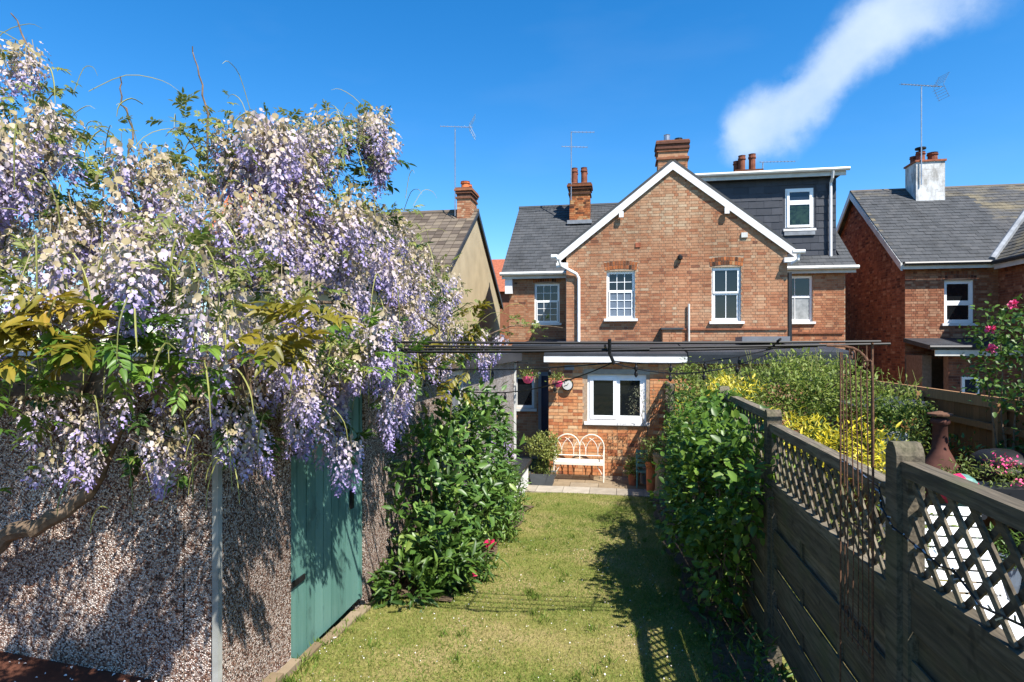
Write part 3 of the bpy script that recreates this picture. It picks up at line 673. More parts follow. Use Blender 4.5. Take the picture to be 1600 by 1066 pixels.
MB().prism([(8.28, 23.81, 8.56), (8.28, 27.84, 5.46), (8.28, 27.84, 5.22), (8.28, 23.81, 8.32)], (.05, 0, 0)).build('bargeboard', M['gutter'], HR)
MB().box(8.33, 10.9, 19.74, 19.78, 5.26, 5.39).build('fascia', M['gutter'], HR); MB().tube([(8.35, 19.68, 5.42), (10.7, 19.68, 5.42)], .06, 8).build('gutter', M['black_pvc'], HR)
MB().box(10.72, 10.76, 15, 19.7, 5.2, 5.34).build('fascia', M['gutter'], HR); MB().tube([(10.66, 15, 5.40), (10.66, 19.7, 5.40)], .06, 8).build('gutter', M['black_pvc'], HR)
MB().prism([(8.45, 18.2, 2.98), (8.45, 20, 3.22), (8.45, 20, 3.1), (8.45, 18.2, 2.86)], (2.54, 0, 0)).build('lean_to_roof', M['felt'], HR)
MB().tube([(8.3, 18.12, 2.96), (10.99, 18.12, 2.96)], .06, 8).build('gutter', M['black_pvc'], HR); MB().box(8.46, 10.98, 18.16, 18.195, 2.72, 2.88).build('fascia', M['gutter'], HR)
cm = MB(); cm.box(10.1, 11.0, 22.95, 23.75, 7.2, 9.3); cc = cm.build('chimney', M['whitewash'], HR); MB().box(10.06, 11.04, 22.91, 23.79, 9.3, 9.36).build('chimney_cap', M['terracotta'], HR)
for (a, b, h, rr) in ((10.35, 23.2, .36, .14), (10.75, 23.25, .32, .16), (10.3, 23.55, .3, .13)): pot(cc, a, b, 9.35, rr, h)
MB().lathe((10.35, 23.2, 9.7), [(.06, 0), (.06, .1), (.17, .1), (.17, .15), (.05, .18)], 12).build('flue_cowl', M['black_metal'], cc)

# ---------------------------------------------------------------- left-hand house (cream gable) and a far roof
HL = thing('rendered_house', 'cream rendered gable house with brown tiled roof behind the wisteria', 'house', (-8, 22, 0))
w = MB(); w.box(-12, -5.4, 18.2, 27.8, 0, 4.88); w.prism([(-5.4, 18.2, 4.88), (-5.4, 27.8, 4.88), (-5.4, 23, 8.05)], (-6.6, 0, 0)); w.build('wall', M['render'], HL)
lv = Vector((0, 5.1, 3.38)); LL = lv.length
r_ = MB(); r_.obox((-12.2, 17.9, 4.72), (6.9, 0, 0), lv, (0, .03, .07)); r_.obox((-12.2, 28.1, 4.72), (6.9, 0, 0), (0, -5.1, 3.38), (0, .03, .07)); r_.build('roof', M['tile'], HL)
tiles(HL, 'roof_tile', (-12.2, 17.88, 4.81), (1, 0, 0), lv, 6.88, LL - .05, .30, .30, M['tile'], single=300, thick=.03, half=False, gap=.02, test=lambda o: o.x > -8.8 and o.z > 5.4)
MB().tube([(-12.2, 23, 8.2), (-5.3, 23, 8.2)], .11, 8).build('ridge_tiles', M['tile'], HL)
MB().prism([(-5.33, 17.88, 4.82), (-5.33, 23, 8.22), (-5.33, 23, 8.08), (-5.33, 17.88, 4.68)], (.04, 0, 0)).build('verge', M['felt'], HL); MB().prism([(-5.33, 23.01, 8.22), (-5.33, 28.12, 4.82), (-5.33, 28.12, 4.64), (-5.33, 23.01, 8.04)], (.04, 0, 0)).build('verge', M['black_pvc'], HL)
c4 = chimney(HL, -6.0, -5.48, 22.35, 23.4, 7.2, 8.98, M['brick'])
pot(c4, -5.75, 22.65, 8.97, .17, .3, 'terracotta_o'); pot(c4, -5.72, 23.1, 8.97, .12, .3, 'terracotta_o')
HF = thing('terraced_house', 'distant red brick house glimpsed between cream gable and slate roof', 'house', (-5, 34, 0))
w = MB(); w.box(-10, -3.8, 33, 39, 0, 6.0, .7); w.build('wall', M['brick_red'], HF); MB().prism([(-10.2, 32.7, 5.95), (-10.2, 39.3, 5.95), (-10.2, 36, 8.2)], (6.6, 0, 0)).build('roof', M['terracotta'], HF)
HO = thing('tiled_house', 'orange tiled roof glimpsed through a gap in the wisteria', 'house', (-17, 31, 0))
MB().box(-21, -17, 28.5, 34, 0, 8.6).build('wall', M['render'], HO); MB().prism([(-21.3, 28.2, 8.5), (-21.3, 34.3, 8.5), (-21.3, 31.2, 12.1)], (4.6, 0, 0)).build('roof', M['terracotta_o'], HO)

# ---------------------------------------------------------------- television aerials
def aerial(label, x, y, z0, z1, booms, mast_r=.022):
    t = thing('television_aerial', label, 'aerial', (x, y, z0), 'rooftop aerials')
    MB().tube([(x, y, z0), (x, y, z1)], mast_r, 6).build('mast', M['steel'], t)
    for (bz, a, b, ang, grid) in booms:
        ca, sa = math.cos(ang), math.sin(ang); D = Vector((ca, sa, 0)); Q = Vector((-sa, ca, 0)); C = Vector((x, y, bz))
        MB().tube([C + D * a, C + D * b], .014, 5).build('boom', M['steel'], t)
        e = MB(); n = max(4, int((b - a) / .11))
        for k in range(n):
            p = C + D * (a + (b - a) * k / (n - 1)); hl = .10 + .05 * k / n
            e.tube([p - Q * hl - Vector((0, 0, hl * .3)), p + Q * hl + Vector((0, 0, hl * .3))], .006, 4)
            e.tube([p - Vector((0, 0, .045)), p + Vector((0, 0, .045))], .006, 4)
        e.build('director_rods', M['steel'], t)
        if grid:
            g = MB(); p = C + D * (b - .1)
            for s in (-1, 1):
                for k in range(5):
                    q0 = p + D * (.05 * k) + Vector((0, 0, s * (.08 + .08 * k))); g.tube([q0 - Q * .25, q0 + Q * .25], .006, 4)
                for o in (-.2, .2): g.tube([p + Q * o, p + Q * o + D * .22 + Vector((0, 0, s * .42))], .006, 4)
            g.build('reflector', M['steel'], t)
    return t
aerial('tall grey aerial strapped to the chimney of the cream gable house', -6.06, 22.3, 7.9, 11.2, [(11.28, -.55, .65, .25, True)])
aerial('aerial with two stacked booms on the orange brick chimney with four pots', -1.70, 22.68, 8.4, 10.95, [(10.95, 0, .85, .2, False), (10.4, -.35, .6, .25, False)])
aerial('tall aerial on the white painted chimney of the right hand house', 10.24, 22.89, 8.5, 11.85, [(11.9, -.75, .75, .3, True)])
aerial('low aerial lying just above the dormer roof beside two clay pots', 5.35, 24.0, 9.3, 9.86, [(9.86, -.1, 1.15, .1, False)])
# ---------------------------------------------------------------- ground, lawn, paving
def gz(y): return 0.0 if y > 12.4 else ((12.4 - y) * .1 if y > 3 else .94)
g = MB(); ys = [-400, 3, 12.4, 500]
for a, b in zip(ys, ys[1:]): g.poly([(-400, a, gz(a) - .03), (500, a, gz(a) - .03), (500, b, gz(b) - .03), (-400, b, gz(b) - .03)])
struct(g.build('ground', M['ground']))
def lz(x, y): return gz(y) + .012 * math.sin(x * 2.1 + y * 1.3) + .01 * math.sin(y * 2.7 - x)
g = MB(); nx, ny = 14, 40; X0, X1, Y0, Y1 = -2.13, 1.05, 2.6, 12.24
for i in range(nx):
    for j in range(ny):
        xs = [X0 + (X1 - X0) * (i + k) / nx for k in (0, 1)]; yy = [Y0 + (Y1 - Y0) * (j + k) / ny for k in (0, 1)]
        g.poly([(xs[0], yy[0], lz(xs[0], yy[0])), (xs[1], yy[0], lz(xs[1], yy[0])), (xs[1], yy[1], lz(xs[1], yy[1])), (xs[0], yy[1], lz(xs[0], yy[1]))])
struct(g.build('lawn', M['turf']))
# borders of bare soil
for (a, b, c, d, nm) in ((-2.14, -1.45, 5.2, 10.6, 'soil_border'), (.62, 1.05, 3.6, 12.0, 'soil_border')):
    g = MB(); n = 24
    for j in range(n):
        y0, y1 = c + (d - c) * j / n, c + (d - c) * (j + 1) / n; w0 = .06 * math.sin(y0 * 3); w1 = .06 * math.sin(y1 * 3)
        l, r0, r1 = (a, b + w0, b + w1) if a < -1 else (b, a + w0, a + w1)
        g.poly([(l, y0, lz(l, y0) + .03), (r0, y0, lz(r0, y0) + .022), (r1, y1, lz(r1, y1) + .022), (l, y1, lz(l, y1) + .03)])
    struct(g.build(nm, M['soil']))
# mown grass
n = 150000
yy = Y0 + (Y1 - Y0) * NR.random(n) ** 1.35; xx = X0 + (X1 - X0) * NR.random(n)
keep = ~((xx < -1.5) & (yy > 5.3) & (yy < 10.5)) & ~((xx > .7) & (yy > 3.7)); xx, yy = xx[keep], yy[keep]; n = len(xx)
zz = np.where(yy > 3, (12.4 - yy) * .1, .94) + .012 * np.sin(xx * 2.1 + yy * 1.3) + .01 * np.sin(yy * 2.7 - xx) - .004
def vnoise(x, y, s, seed):
    r = np.random.default_rng(seed); ph = r.random((6, 2)) * 6.28; k = r.normal(size=(6, 2)) * s
    return sum(np.sin(x * k[i, 0] + y * k[i, 1] + ph[i, 0]) for i in range(6)) / 6
patch = .53 + .36 * vnoise(xx, yy, 2.2, 3) + .22 * vnoise(xx, yy, 6, 4) + .10 * np.clip((5.5 - yy) / 2.5, -.5, 1)
tone = np.clip(patch + NR.normal(0, .17, n), 0, 1)
az = NR.random(n) * 6.283; lean = NR.uniform(.3, 1.1, n)
xd = np.stack([np.cos(az) * np.sin(lean), np.sin(az) * np.sin(lean), np.cos(lean)], -1); zd = NR.normal(size=(n, 3))
me = scatter_mesh('grass', blade_T(.16), np.stack([xx, yy, zz], -1), frames(xd, zd), NR.uniform(.018, .042, n) * (1.1 - .35 * tone), tone)
o = put('grass', me, M['grass'], None, 'stuff'); tag(o, 'short mown patchy green and straw coloured grass of the lawn', 'grass')
# longer tufts along the edges and here and there
nt = 260; tx = np.where(NR.random(nt) < .4, X0 + .02 + .12 * NR.random(nt), np.where(NR.random(nt) < .4, .55 + .3 * NR.random(nt), X0 + (X1 - X0) * NR.random(nt))); ty = 3.0 + 9.0 * NR.random(nt)
k = ~((tx < -1.5) & (ty > 5.3) & (ty < 10.5)); tx, ty = tx[k], ty[k]; nb = 22; px_ = np.repeat(tx, nb) + NR.normal(0, .025, len(tx) * nb); py_ = np.repeat(ty, nb) + NR.normal(0, .025, len(tx) * nb); n = len(px_)
az = NR.random(n) * 6.283; lean = NR.uniform(.15, .9, n); xd = np.stack([np.cos(az) * np.sin(lean), np.sin(az) * np.sin(lean), np.cos(lean)], -1)
zz = np.where(py_ > 3, (12.4 - py_) * .1, .94)
o = put('grass_tufts', scatter_mesh('grass_tufts', blade_T(.1), np.stack([px_, py_, zz], -1), frames(xd, NR.normal(size=(n, 3))), NR.uniform(.035, .085, n), np.clip(NR.normal(.3, .15, n), 0, 1)), M['grass'], None, 'stuff'); tag(o, 'longer green tufts of grass along the lawn edges', 'grass')
# fallen petals on the lawn
n = 480
yy = 3.2 + 4.8 * NR.random(n) ** 1.7; xx = -2.05 + 2.6 * NR.random(n) ** 1.25
zz = np.where(yy > 3, (12.4 - yy) * .1, .94) + .012 * np.sin(xx * 2.1 + yy * 1.3) + .01 * np.sin(yy * 2.7 - xx) + .018
me = scatter_mesh('fallen_petals', leaf_T(.7, .3, .2), np.stack([xx, yy, zz], -1), frames(NR.normal(size=(n, 3)) * (1, 1, .2), NR.normal(size=(n, 3)) * .4 + (0, 0, 1)), NR.uniform(.006, .015, n), np.full(n, .5))
o = put('fallen_petals', me, M['petal_white'], None, 'stuff'); tag(o, 'pale wisteria petals fallen over the lawn', 'petals')
# patio of laid slabs
PT = MB().box(-2.2, 1.06, 12.26, 13.99, -.06, .012).build('patio', M['mortar']); struct(PT)
def slab(x0, x1, y0, y1, z, mat, parent):
    b = MB(); tz = R.uniform(-.002, .003); b.box(x0 + .005, x1 - .005, y0 + .005, y1 - .005, z - .03, z + .022 + tz, R.random()); return b.build('paving_slab', mat, parent)
for k in range(6): slab(-2.2 + k * .545, -2.2 + (k + 1) * .545, 12.26, 12.82, .012, M['slab_pale'], PT)
for r, y in enumerate((12.82, 13.22, 13.62)):
    x = -2.2 - (.3 if r % 2 else 0)
    while x < 1.06:
        a, b = max(x, -2.2), min(x + .6, 1.06)
        if b - a > .06: slab(a, b, y, min(y + .4, 13.99), .012, M['slab'], PT)
        x += .6
# raised red-brown terrace in front of the garage end
TR = MB().prism([(-7, 1.0, 1.46), (-2.05, 1.0, 1.11), (-2.05, 1.0, .8), (-7, 1.0, .8)], (0, 1.985, 0)).build('terrace', M['terrace']); struct(TR)
n = 260
xx = NR.uniform(-4.5, -2.1, n); yy = 2.98 - 1.2 * NR.random(n) ** 1.5; zz = 1.46 + (xx + 7) * (-.35 / 4.95) + .006
me = scatter_mesh('terrace_petals', leaf_T(.7, .3, .2), np.stack([xx, yy, zz], -1), frames(NR.normal(size=(n, 3)) * (1, 1, .2), NR.normal(size=(n, 3)) * .4 + (0, 0, 1)), NR.uniform(.01, .022, n), np.full(n, .5))
o = put('terrace_petals', me, M['petal_white'], None, 'stuff'); tag(o, 'pale petals scattered over the red brown terrace', 'petals')

# ---------------------------------------------------------------- garage with the green door, and the outbuilding behind it
GA = thing('garage', 'pebbledashed garage with sage green plank door under the wisteria', 'garage', (-3.5, 4.5, .9))
w = MB(); wall_cells(w, (-2.15, 2.99, 0), (0, 1, 0), (1, 0, 0), 4.4, 2.82, [(.76, 1.96, 0, 2.62)], .2, .5); w.box(-7, -2.36, 2.99, 3.19, .5, 2.82); w.box(-7, -2.36, 7.2, 7.38, .5, 2.82)
w.build('wall', M['pebble'], GA)
MB().box(-2.168, -2.132, 2.972, 3.008, .85, 2.62).build('corner_trim', M['trim'], GA)
MB().box(-7.1, -2.0, 2.86, 7.45, 2.83, 2.93).build('roof', M['felt'], GA); MB().box(-7.1, -2.0, 2.83, 2.858, 2.72, 2.94).build('fascia', M['bark'], GA); MB().box(-1.998, -1.97, 2.83, 7.45, 2.72, 2.94).build('fascia', M['bark'], GA)
DR = MB().box(-2.25, -2.22, 3.76, 4.94, .82, 2.60).build('door', M['green_paint'], GA)
y = 3.765
for k, wd in enumerate((.125, .125, .125, .125, .125, .125, .125, .125, .13)):
    MB().box(-2.22, -2.185 + R.uniform(-.002, .002), y + .003, y + wd - .004, .83, 2.59, R.random()).build('plank', M['green_paint'], DR); y += wd + .002
MB().box(-2.22, -2.17, 4.935 - .03, 4.945, .83, 2.59, .1).build('door_edge', M['green_paint'], DR)
for z in (1.35, 2.25): MB().box(-2.183, -2.172, 3.77, 3.98, z, z + .04).build('hinge_strap', M['black_metal'], DR)
MB().box(-2.182, -2.16, 4.72, 4.76, 1.65, 1.8).build('latch', M['black_metal'], DR)
b = MB(); y = 3.2
while y < 5.3:
    l = R.uniform(.2, .34); b.box(-2.14, -2.06 + R.uniform(-.02, .02), y, y + l - .02, gz(y) - .1, gz(y) + .025 + R.uniform(-.015, .01), R.random()); y += l
b.build('threshold_stones', M['slab'], GA)
OB = thing('outbuilding', 'pale grey pebbledashed outbuilding between garage and patio', 'outbuilding', (-3.5, 10, 0))
w = MB(); wall_cells(w, (-2.17, 7.4, 0), (0, 1, 0), (1, 0, 0), 5.38, 2.76, [(.25, 1.0, 1.85, 2.65)], .2, -.05); w.box(-6, -2.38, 12.58, 12.78, -.05, 2.76); w.build('wall', M['pebble_light'], OB)
f = MB(); f.box(-2.25, -2.17, 7.65, 7.71, 1.85, 2.65); f.box(-2.25, -2.17, 8.34, 8.40, 1.85, 2.65); f.box(-2.25, -2.17, 7.71, 8.34, 1.85, 1.91); f.box(-2.25, -2.17, 7.71, 8.34, 2.59, 2.65); wf = f.build('window', M['gutter'], OB)
MB().box(-2.23, -2.22, 7.71, 8.34, 1.91, 2.59).build('pane', M['glass_blue'], wf); MB().box(-2.2, -2.08, 7.6, 8.45, 1.79, 1.845).build('sill', M['stone'], wf)
MB().box(-2.20, -2.13, 12.745, 12.81, .5, 2.74).build('corner_trim', M['gutter'], OB)
MB().box(-6, -2.05, 7.46, 12.9, 2.77, 2.84).build('roof', M['felt'], OB); MB().box(-2.048, -2.02, 7.46, 12.9, 2.68, 2.85).build('fascia', M['black_pvc'], OB)
LW = thing('low_wall', 'low white wall with black coping at the patio corner', 'wall', (-2.0, 11.8, 0))
MB().box(-2.145, -1.86, 10.6, 12.72, -.05, .52).build('wall', M['white'], LW); MB().box(-2.14, -1.80, 10.55, 12.78, .522, .60).build('coping', M['black_pvc'], LW)

# ---------------------------------------------------------------- fence between the gardens
FX = 1.07
LF = thing('lattice_fence', 'grey weathered fence of wide boards topped with diagonal lattice along the lawn', 'fence', (FX, 7, .5))
def fence_post(y, top):
    zb = gz(y) - .3; prof = [(-.048, zb), (.048, zb), (.048, top - .05), (.036, top - .022), (.016, top - .004), (-.016, top - .004), (-.036, top - .022), (-.048, top - .05)]
    MB().prism([(FX - .048, y + a, z) for a, z in prof], (.096, 0, 0), R.random()).build('post', M['fence'], LF)
def fence_panel(y0, y1, top, lat):
    zl = top - lat; zb = gz((y0 + y1) / 2) + .02
    t = MB().box(FX - .026, FX + .026, y0 + .0405, y1 - .0405, zl - .06, zl, R.random()).build('panel', M['fence'], LF)
    MB().box(FX - .034, FX + .034, y0, y1, top - .055, top, R.random()).build('top_rail', M['fence'], t)
    for y in (y0, y1 - .04): MB().box(FX - .028, FX + .028, y, y + .04, zb, top - .056, R.random()).build('stile', M['fence'], t)
    for k in (1, 2):
        y = y0 + (y1 - y0) * k / 3; MB().box(FX - .006, FX + .005, y - .022, y + .022, zb, zl - .061, R.random()).build('batten', M['fence'], t)
    z = zl - .062; k = 0                        # boards alternate between the two sides of the battens
    while z - .14 > zb:
        xo = -.0175 if k % 2 == 0 else .0065
        MB().obox((FX + xo, y0 + .041, z - .152 + R.uniform(-.003, .003)), (.010, 0, 0), (0, y1 - y0 - .082, R.uniform(-.005, .005)), (0, 0, .152), R.random()).build('board', M['fence'], t)
        z -= .130; k += 1
    h = lat - .055; a0, a1 = y0 + .042, y1 - .042; zt = top - .056; pitch = .128; wd = .025
    for s, xo in ((1, -.014), (-1, .004)):
        y = a0 - h
        while y < a1:
            p, q = y, y + h; zp, zq = zl, zt
            if p < a0: zp += a0 - p; p = a0
            if q > a1: zq -= q - a1; q = a1
            if q - p > .03:
                pa, pb = (p, q) if s > 0 else (a0 + a1 - p, a0 + a1 - q)
                d = Vector((0, pb - pa, zq - zp)).normalized(); nrm = Vector((0, -d.z, d.y)) * wd
                MB().obox(Vector((FX + xo, pa, zp)) - nrm / 2, Vector((0, pb - pa, zq - zp)), nrm, (.009, 0, 0), R.random()).build('lattice_slat', M['fence'], t)
            y += pitch
ends = [.56, 2.52, 4.5, 6.48, 8.46, 10.44, 12.42, 14.0]
tops = [2.57, 2.46, 2.53, 2.2, 1.68, 1.6, 2.2]
for i in range(7): fence_panel(ends[i] + .05, ends[i + 1] - (.05 if i < 6 else .03), tops[i], .39)
for y, tp in ((2.52, 2.64), (4.5, 2.555), (6.48, 2.59), (8.46, 2.25), (10.44, 1.74), (12.42, 2.25)): fence_post(y, tp)

# ---------------------------------------------------------------- overhead rods, arch and string lights
PG = thing('pergola_rods', 'row of thin black rods spanning the garden at eye level', 'pergola', (-.3, 4.1, .8))
for (x0, y0, z0, x1, y1, z1, r_) in ((-2.1, 3.82, 3.03, 1.62, 4.14, 3.025, .009), (-2.1, 4.1, 2.975, 1.70, 4.2, 3.01, .009), (-2.1, 3.9, 2.965, .2, 3.95, 2.975, .011), (-2.1, 4.25, 3.005, 1.30, 4.3, 2.995, .008), (-.7, 4.4, 2.965, 1.25, 4.45, 2.99, .009)):
    pts = [(x0 + (x1 - x0) * k / 6, y0 + (y1 - y0) * k / 6, z0 + (z1 - z0) * k / 6 - .012 * math.sin(math.pi * k / 6)) for k in range(7)]
    MB().tube(pts, r_, 6).build('rod', M['black_metal'], PG)
MB().tube([(-.05, 3.9, 3.04), (-.05, 3.93, 2.95), (-.02, 3.94, 2.88)], .011, 6).build('clamp', M['black_metal'], PG); MB().tube([(-.08, 3.92, 3.0), (-.08, 4.45, 2.96)], .008, 6).build('cross_tie', M['black_metal'], PG); MB().tube([(1.0, 4.02, 3.04), (1.02, 4.46, 2.97)], .008, 6).build('cross_tie', M['black_metal'], PG)
MB().tube([(1.58, 4.16, gz(4.16)), (1.58, 4.16, 3.02)], .008, 6).build('support_post', M['rust'], PG)
AR = thing('garden_arch', 'rusty iron arch of thin bars standing against the fence', 'garden arch', (.98, 2.75, .94))
MB().tube(smooth([(.97, 2.55, .9), (.97, 2.55, 2.0), (.97, 2.55, 2.85), (.955, 2.56, 2.94), (.91, 2.58, 2.99), (.82, 2.6, 3.0)], 3), .0048, 6).build('leg', M['rust'], AR)
MB().tube([(.97, 2.90, .9), (.972, 2.9, 2.0), (.97, 2.895, 2.97)], .004, 6).build('leg', M['rust'], AR)
for k, (y, zt) in enumerate(((2.60, 3.0), (2.66, 2.9), (2.71, 2.97), (2.77, 2.99), (2.82, 2.95), (2.86, 2.97))):
    j = R.uniform(-.01, .01); MB().tube([(.975, y, 1.75), (.975 + j, y + j, 2.3), (.97, y + .01 + j, zt)], .0026, 5).build('bar', M['rust'], AR)
for (y, z, s) in ((2.62, 2.93, .035), (2.75, 2.96, .03), (2.63, 1.85, .035), (2.72, 1.84, .03), (2.8, 1.86, .035)):
    MB().tube([(.97, y + s * math.cos(t * .9) * (1 - t * .08), z + s * math.sin(t * .9) * (1 - t * .08)) for t in range(9)], .0035, 5).build('scroll', M['rust'], AR)
for z in (1.78, 2.25): MB().tube([(.972, 2.55, z), (.972, 2.90, z)], .004, 5).build('crossbar', M['rust'], AR)
def sag(a, b, d, n=14): 
    a, b = Vector(a), Vector(b); return [a.lerp(b, k / n) - Vector((0, 0, d * 4 * (k / n) * (1 - k / n))) for k in range(n + 1)]
SLt = thing('string_lights', 'black festoon wires with small bulbs hung below the overhead rods', 'string lights', (-.1, 4, .8))
for q in (sag((-2.0, 4.6, 2.86), (-.03, 3.95, 2.89), .05), sag((-1.9, 5.2, 2.78), (-.03, 3.95, 2.89), .20), sag((-.03, 3.95, 2.89), (1.0, 4.3, 2.95), .10), sag((-.03, 3.95, 2.90), (1.0, 4.2, 2.98), .05)):
    MB().tube(q, .0045, 5).build('wire', M['black_metal'], SLt)
    for p in q[2:-1:3]: MB().lathe((p.x, p.y, p.z - .055), [(.003, 0), (.011, .012), (.011, .03), (.006, .04), (.006, .055)], 8).build('bulb', M['black_metal'], SLt)
FL = thing('fairy_lights', 'green wire of fairy lights wound round the nearest fence post and panel', 'string lights', (1.02, 2.5, 2.3))
pts = [Vector((1.03, 3.05, 2.47)), Vector((1.02, 2.85, 2.46)), Vector((1.02, 2.62, 2.44)), Vector((1.0, 2.55, 2.38)), Vector((1.0, 2.45, 2.33)), Vector((1.03, 2.36, 2.30)), Vector((1.05, 2.22, 2.27)), Vector((1.03, 2.1, 2.30)), Vector((1.03, 1.95, 2.25)), Vector((1.03, 1.75, 2.28))]
MB().tube(pts, .004, 5).build('wire', M['black_metal'], FL)
b = MB()
for i in range(len(pts) - 1):
    for k in range(4):
        p = pts[i].lerp(pts[i + 1], k / 4); d = Vector((R.uniform(-.4, .1), R.uniform(-1, 1), R.uniform(-.6, .6))).normalized() * .022; b.tube([p, p + d], .003, 4)
b.build('bulbs', M['steel'], FL, kind='stuff')

# ---------------------------------------------------------------- furniture and pots on the patio
BN = thing('garden_bench', 'cream metal bench with interlaced gothic arch back by the brick wall', 'bench', (-.84, 13.55, .03))
bx0, bx1, yb, yf_, z0 = -1.38, -.30, 13.72, 13.30, .034; hw = (bx1 - bx0) / 2
for x in (bx0, bx1):
    MB().tube([(x, yf_, z0), (x, yf_ + .02, z0 + .40), (x, yf_ + .03, z0 + .60), (x, yb - .02, z0 + .62)], .014, 6).build('leg', M['cream_metal'], BN)
    MB().tube([(x, yb, z0), (x, yb, z0 + .70)], .014, 6).build('leg', M['cream_metal'], BN)
    MB().tube([(x, yf_ + .02, z0 + .12), ((x * 3 + (bx0 + bx1) / 2) / 4 + 0, yf_ + .05, z0 + .33)], .009, 5).build('brace', M['cream_metal'], BN)
s_ = MB()
for k in range(7): s_.box(bx0 + .01, bx1 - .01, yf_ + .02 + k * .06, yf_ + .065 + k * .06, z0 + .405, z0 + .418)
s_.box(bx0 + .005, bx1 - .005, yf_, yf_ + .02, z0 + .36, z0 + .42); s_.box(bx0 + .005, bx1 - .005, yb - .02, yb, z0 + .37, z0 + .42); s_.build('seat', M['cream_metal'], BN)
MB().tube([(bx0, yb, z0 + .50), (bx1, yb, z0 + .50)], .012, 6).build('back_rail', M['cream_metal'], BN)
def arcp(cx, r, a0, a1, z, n=12): return [(cx + r * math.cos(rad(a0 + (a1 - a0) * k / n)), yb, z + r * math.sin(rad(a0 + (a1 - a0) * k / n))) for k in range(n + 1)]
for cx in (bx0 + hw / 2, bx1 - hw / 2): MB().tube(arcp(cx, hw / 2, 0, 180, z0 + .70), .013, 6).build('back_arch', M['cream_metal'], BN)
q = hw / 2
for i in range(4):
    xs = bx0 + i * q * 1.0 + q * .5
    l = [(xs, yb, z0 + .50), (xs, yb, z0 + .58)] + [(xs + q * .95 * (1 - math.cos(rad(a))), yb, z0 + .58 + .32 * math.sin(rad(a))) for a in range(15, 76, 15)]
    r = [(xs, yb, z0 + .58)] + [(xs - q * .95 * (1 - math.cos(rad(a))), yb, z0 + .58 + .32 * math.sin(rad(a))) for a in range(15, 76, 15)]
    cl = lambda L: [p for p in L if bx0 - .001 <= p[0] <= bx1 + .001 and p[2] <= z0 + .70 + math.sqrt(max(0, (hw / 2) ** 2 - (p[0] - (bx0 + hw / 2 if p[0] < (bx0 + bx1) / 2 else bx1 - hw / 2)) ** 2)) + .005]
    for L in (l, r):
        L = cl(L)
        if len(L) > 1: MB().tube(L, .008, 5).build('tracery_bar', M['cream_metal'], BN)
MB().tube([((bx0 + bx1) / 2, yb, z0 + .42), ((bx0 + bx1) / 2, yb, z0 + .74)], .011, 6).build('back_post', M['cream_metal'], BN)
# round wall clock
CK = thing('wall_clock', 'round pale faced clock on the brick wall left of the window', 'clock', (-1.13, 13.95, 2.1))
def ydisc(mb, x, y0, y1, z, r, n=20, tone=.5): mb.prism([(x + r * math.cos(2 * math.pi * k / n), y0, z + r * math.sin(2 * math.pi * k / n)) for k in range(n)], (0, y1 - y0, 0), tone); return mb
ydisc(MB(), -1.13, 13.90, 13.985, 2.1, .135).build('case', M['black_metal'], CK); ydisc(MB(), -1.13, 13.893, 13.899, 2.1, .112).build('face', M['gutter'], CK)
for a, l in ((60, .05), (200, .085)): MB().tube([(-1.13, 13.888, 2.1), (-1.13 + l * math.cos(rad(a)), 13.888, 2.1 + l * math.sin(rad(a)))], .006, 4).build('hand', M['black_metal'], CK)
# troughs, pots
def pot_thing(name, label, x, y, z, prof, mat, cat='pot', n=20):
    t = thing(name, label, cat, (x, y, z)); MB().lathe((x, y, z), prof, n).build('pot', M[mat], t, smooth=False); MB().lathe((x, y, z), [(prof[-1][0] * .93, prof[-1][1] - .05), (prof[-1][0] * .9, prof[-1][1] - .03)], n).build('soil', M['soil'], t); return t
TP = thing('planter_trough', 'grey tapered trough of low plants beside the bench', 'planter', (-1.57, 12.95, .035))
b = MB(); zz0 = .036
lo_ = [(-1.80, 12.80, zz0), (-1.36, 12.80, zz0), (-1.36, 13.1, zz0), (-1.80, 13.1, zz0)]; up_ = [(-1.85, 12.75, zz0 + .25), (-1.31, 12.75, zz0 + .25), (-1.31, 13.15, zz0 + .25), (-1.85, 13.15, zz0 + .25)]
b.poly(list(reversed(lo_)));
for k in range(4): b.poly([lo_[k], lo_[(k + 1) % 4], up_[(k + 1) % 4], up_[k]])
b.build('trough', M['trough'], TP); MB().box(-1.83, -1.33, 12.77, 13.13, zz0 + .2, zz0 + .225).build('soil', M['soil'], TP)
P1 = pot_thing('clay_chimney_pot', 'large buff clay chimney pot used as planter at the patio edge', .90, 12.36, .034, [(.21, 0), (.21, .06), (.17, .1), (.165, .62), (.2, .66), (.2, .74), (.215, .78), (.215, .82)], 'buff')
P2 = pot_thing('terracotta_planter', 'tall red terracotta pot beside the buff clay pot', .68, 12.72, .034, [(.10, 0), (.105, .5), (.12, .52), (.12, .60)], 'terracotta_o')
TC = thing('folding_chair', 'small teal slatted folding chair beside the terracotta pot', 'chair', (.5, 13.0, .034))
for x in (.38, .60):
    MB().obox((x, 12.85, .036), (.025, 0, 0), (0, .03, 0), (0, .22, .78)).build('leg', M['green_paint'], TC); MB().obox((x + .026, 13.12, .036), (.022, 0, 0), (0, .03, 0), (0, -.25, .38)).build('leg', M['green_paint'], TC)
for k in range(4): MB().box(.385, .62, 12.84 + k * .06, 12.885 + k * .06, .37, .39, R.random()).build('seat_slat', M['green_paint'], TC)
for k in range(4): MB().box(.405, .60, 12.96 + k * .028, 12.98 + k * .028, .47 + k * .09, .53 + k * .09, R.random()).build('back_slat', M['green_paint'], TC)
P3 = pot_thing('olive_pot', 'grey pot holding the spindly olive tree under the window', .62, 13.42, .034, [(.13, 0), (.16, .30), (.175, .31), (.175, .36)], 'lead')
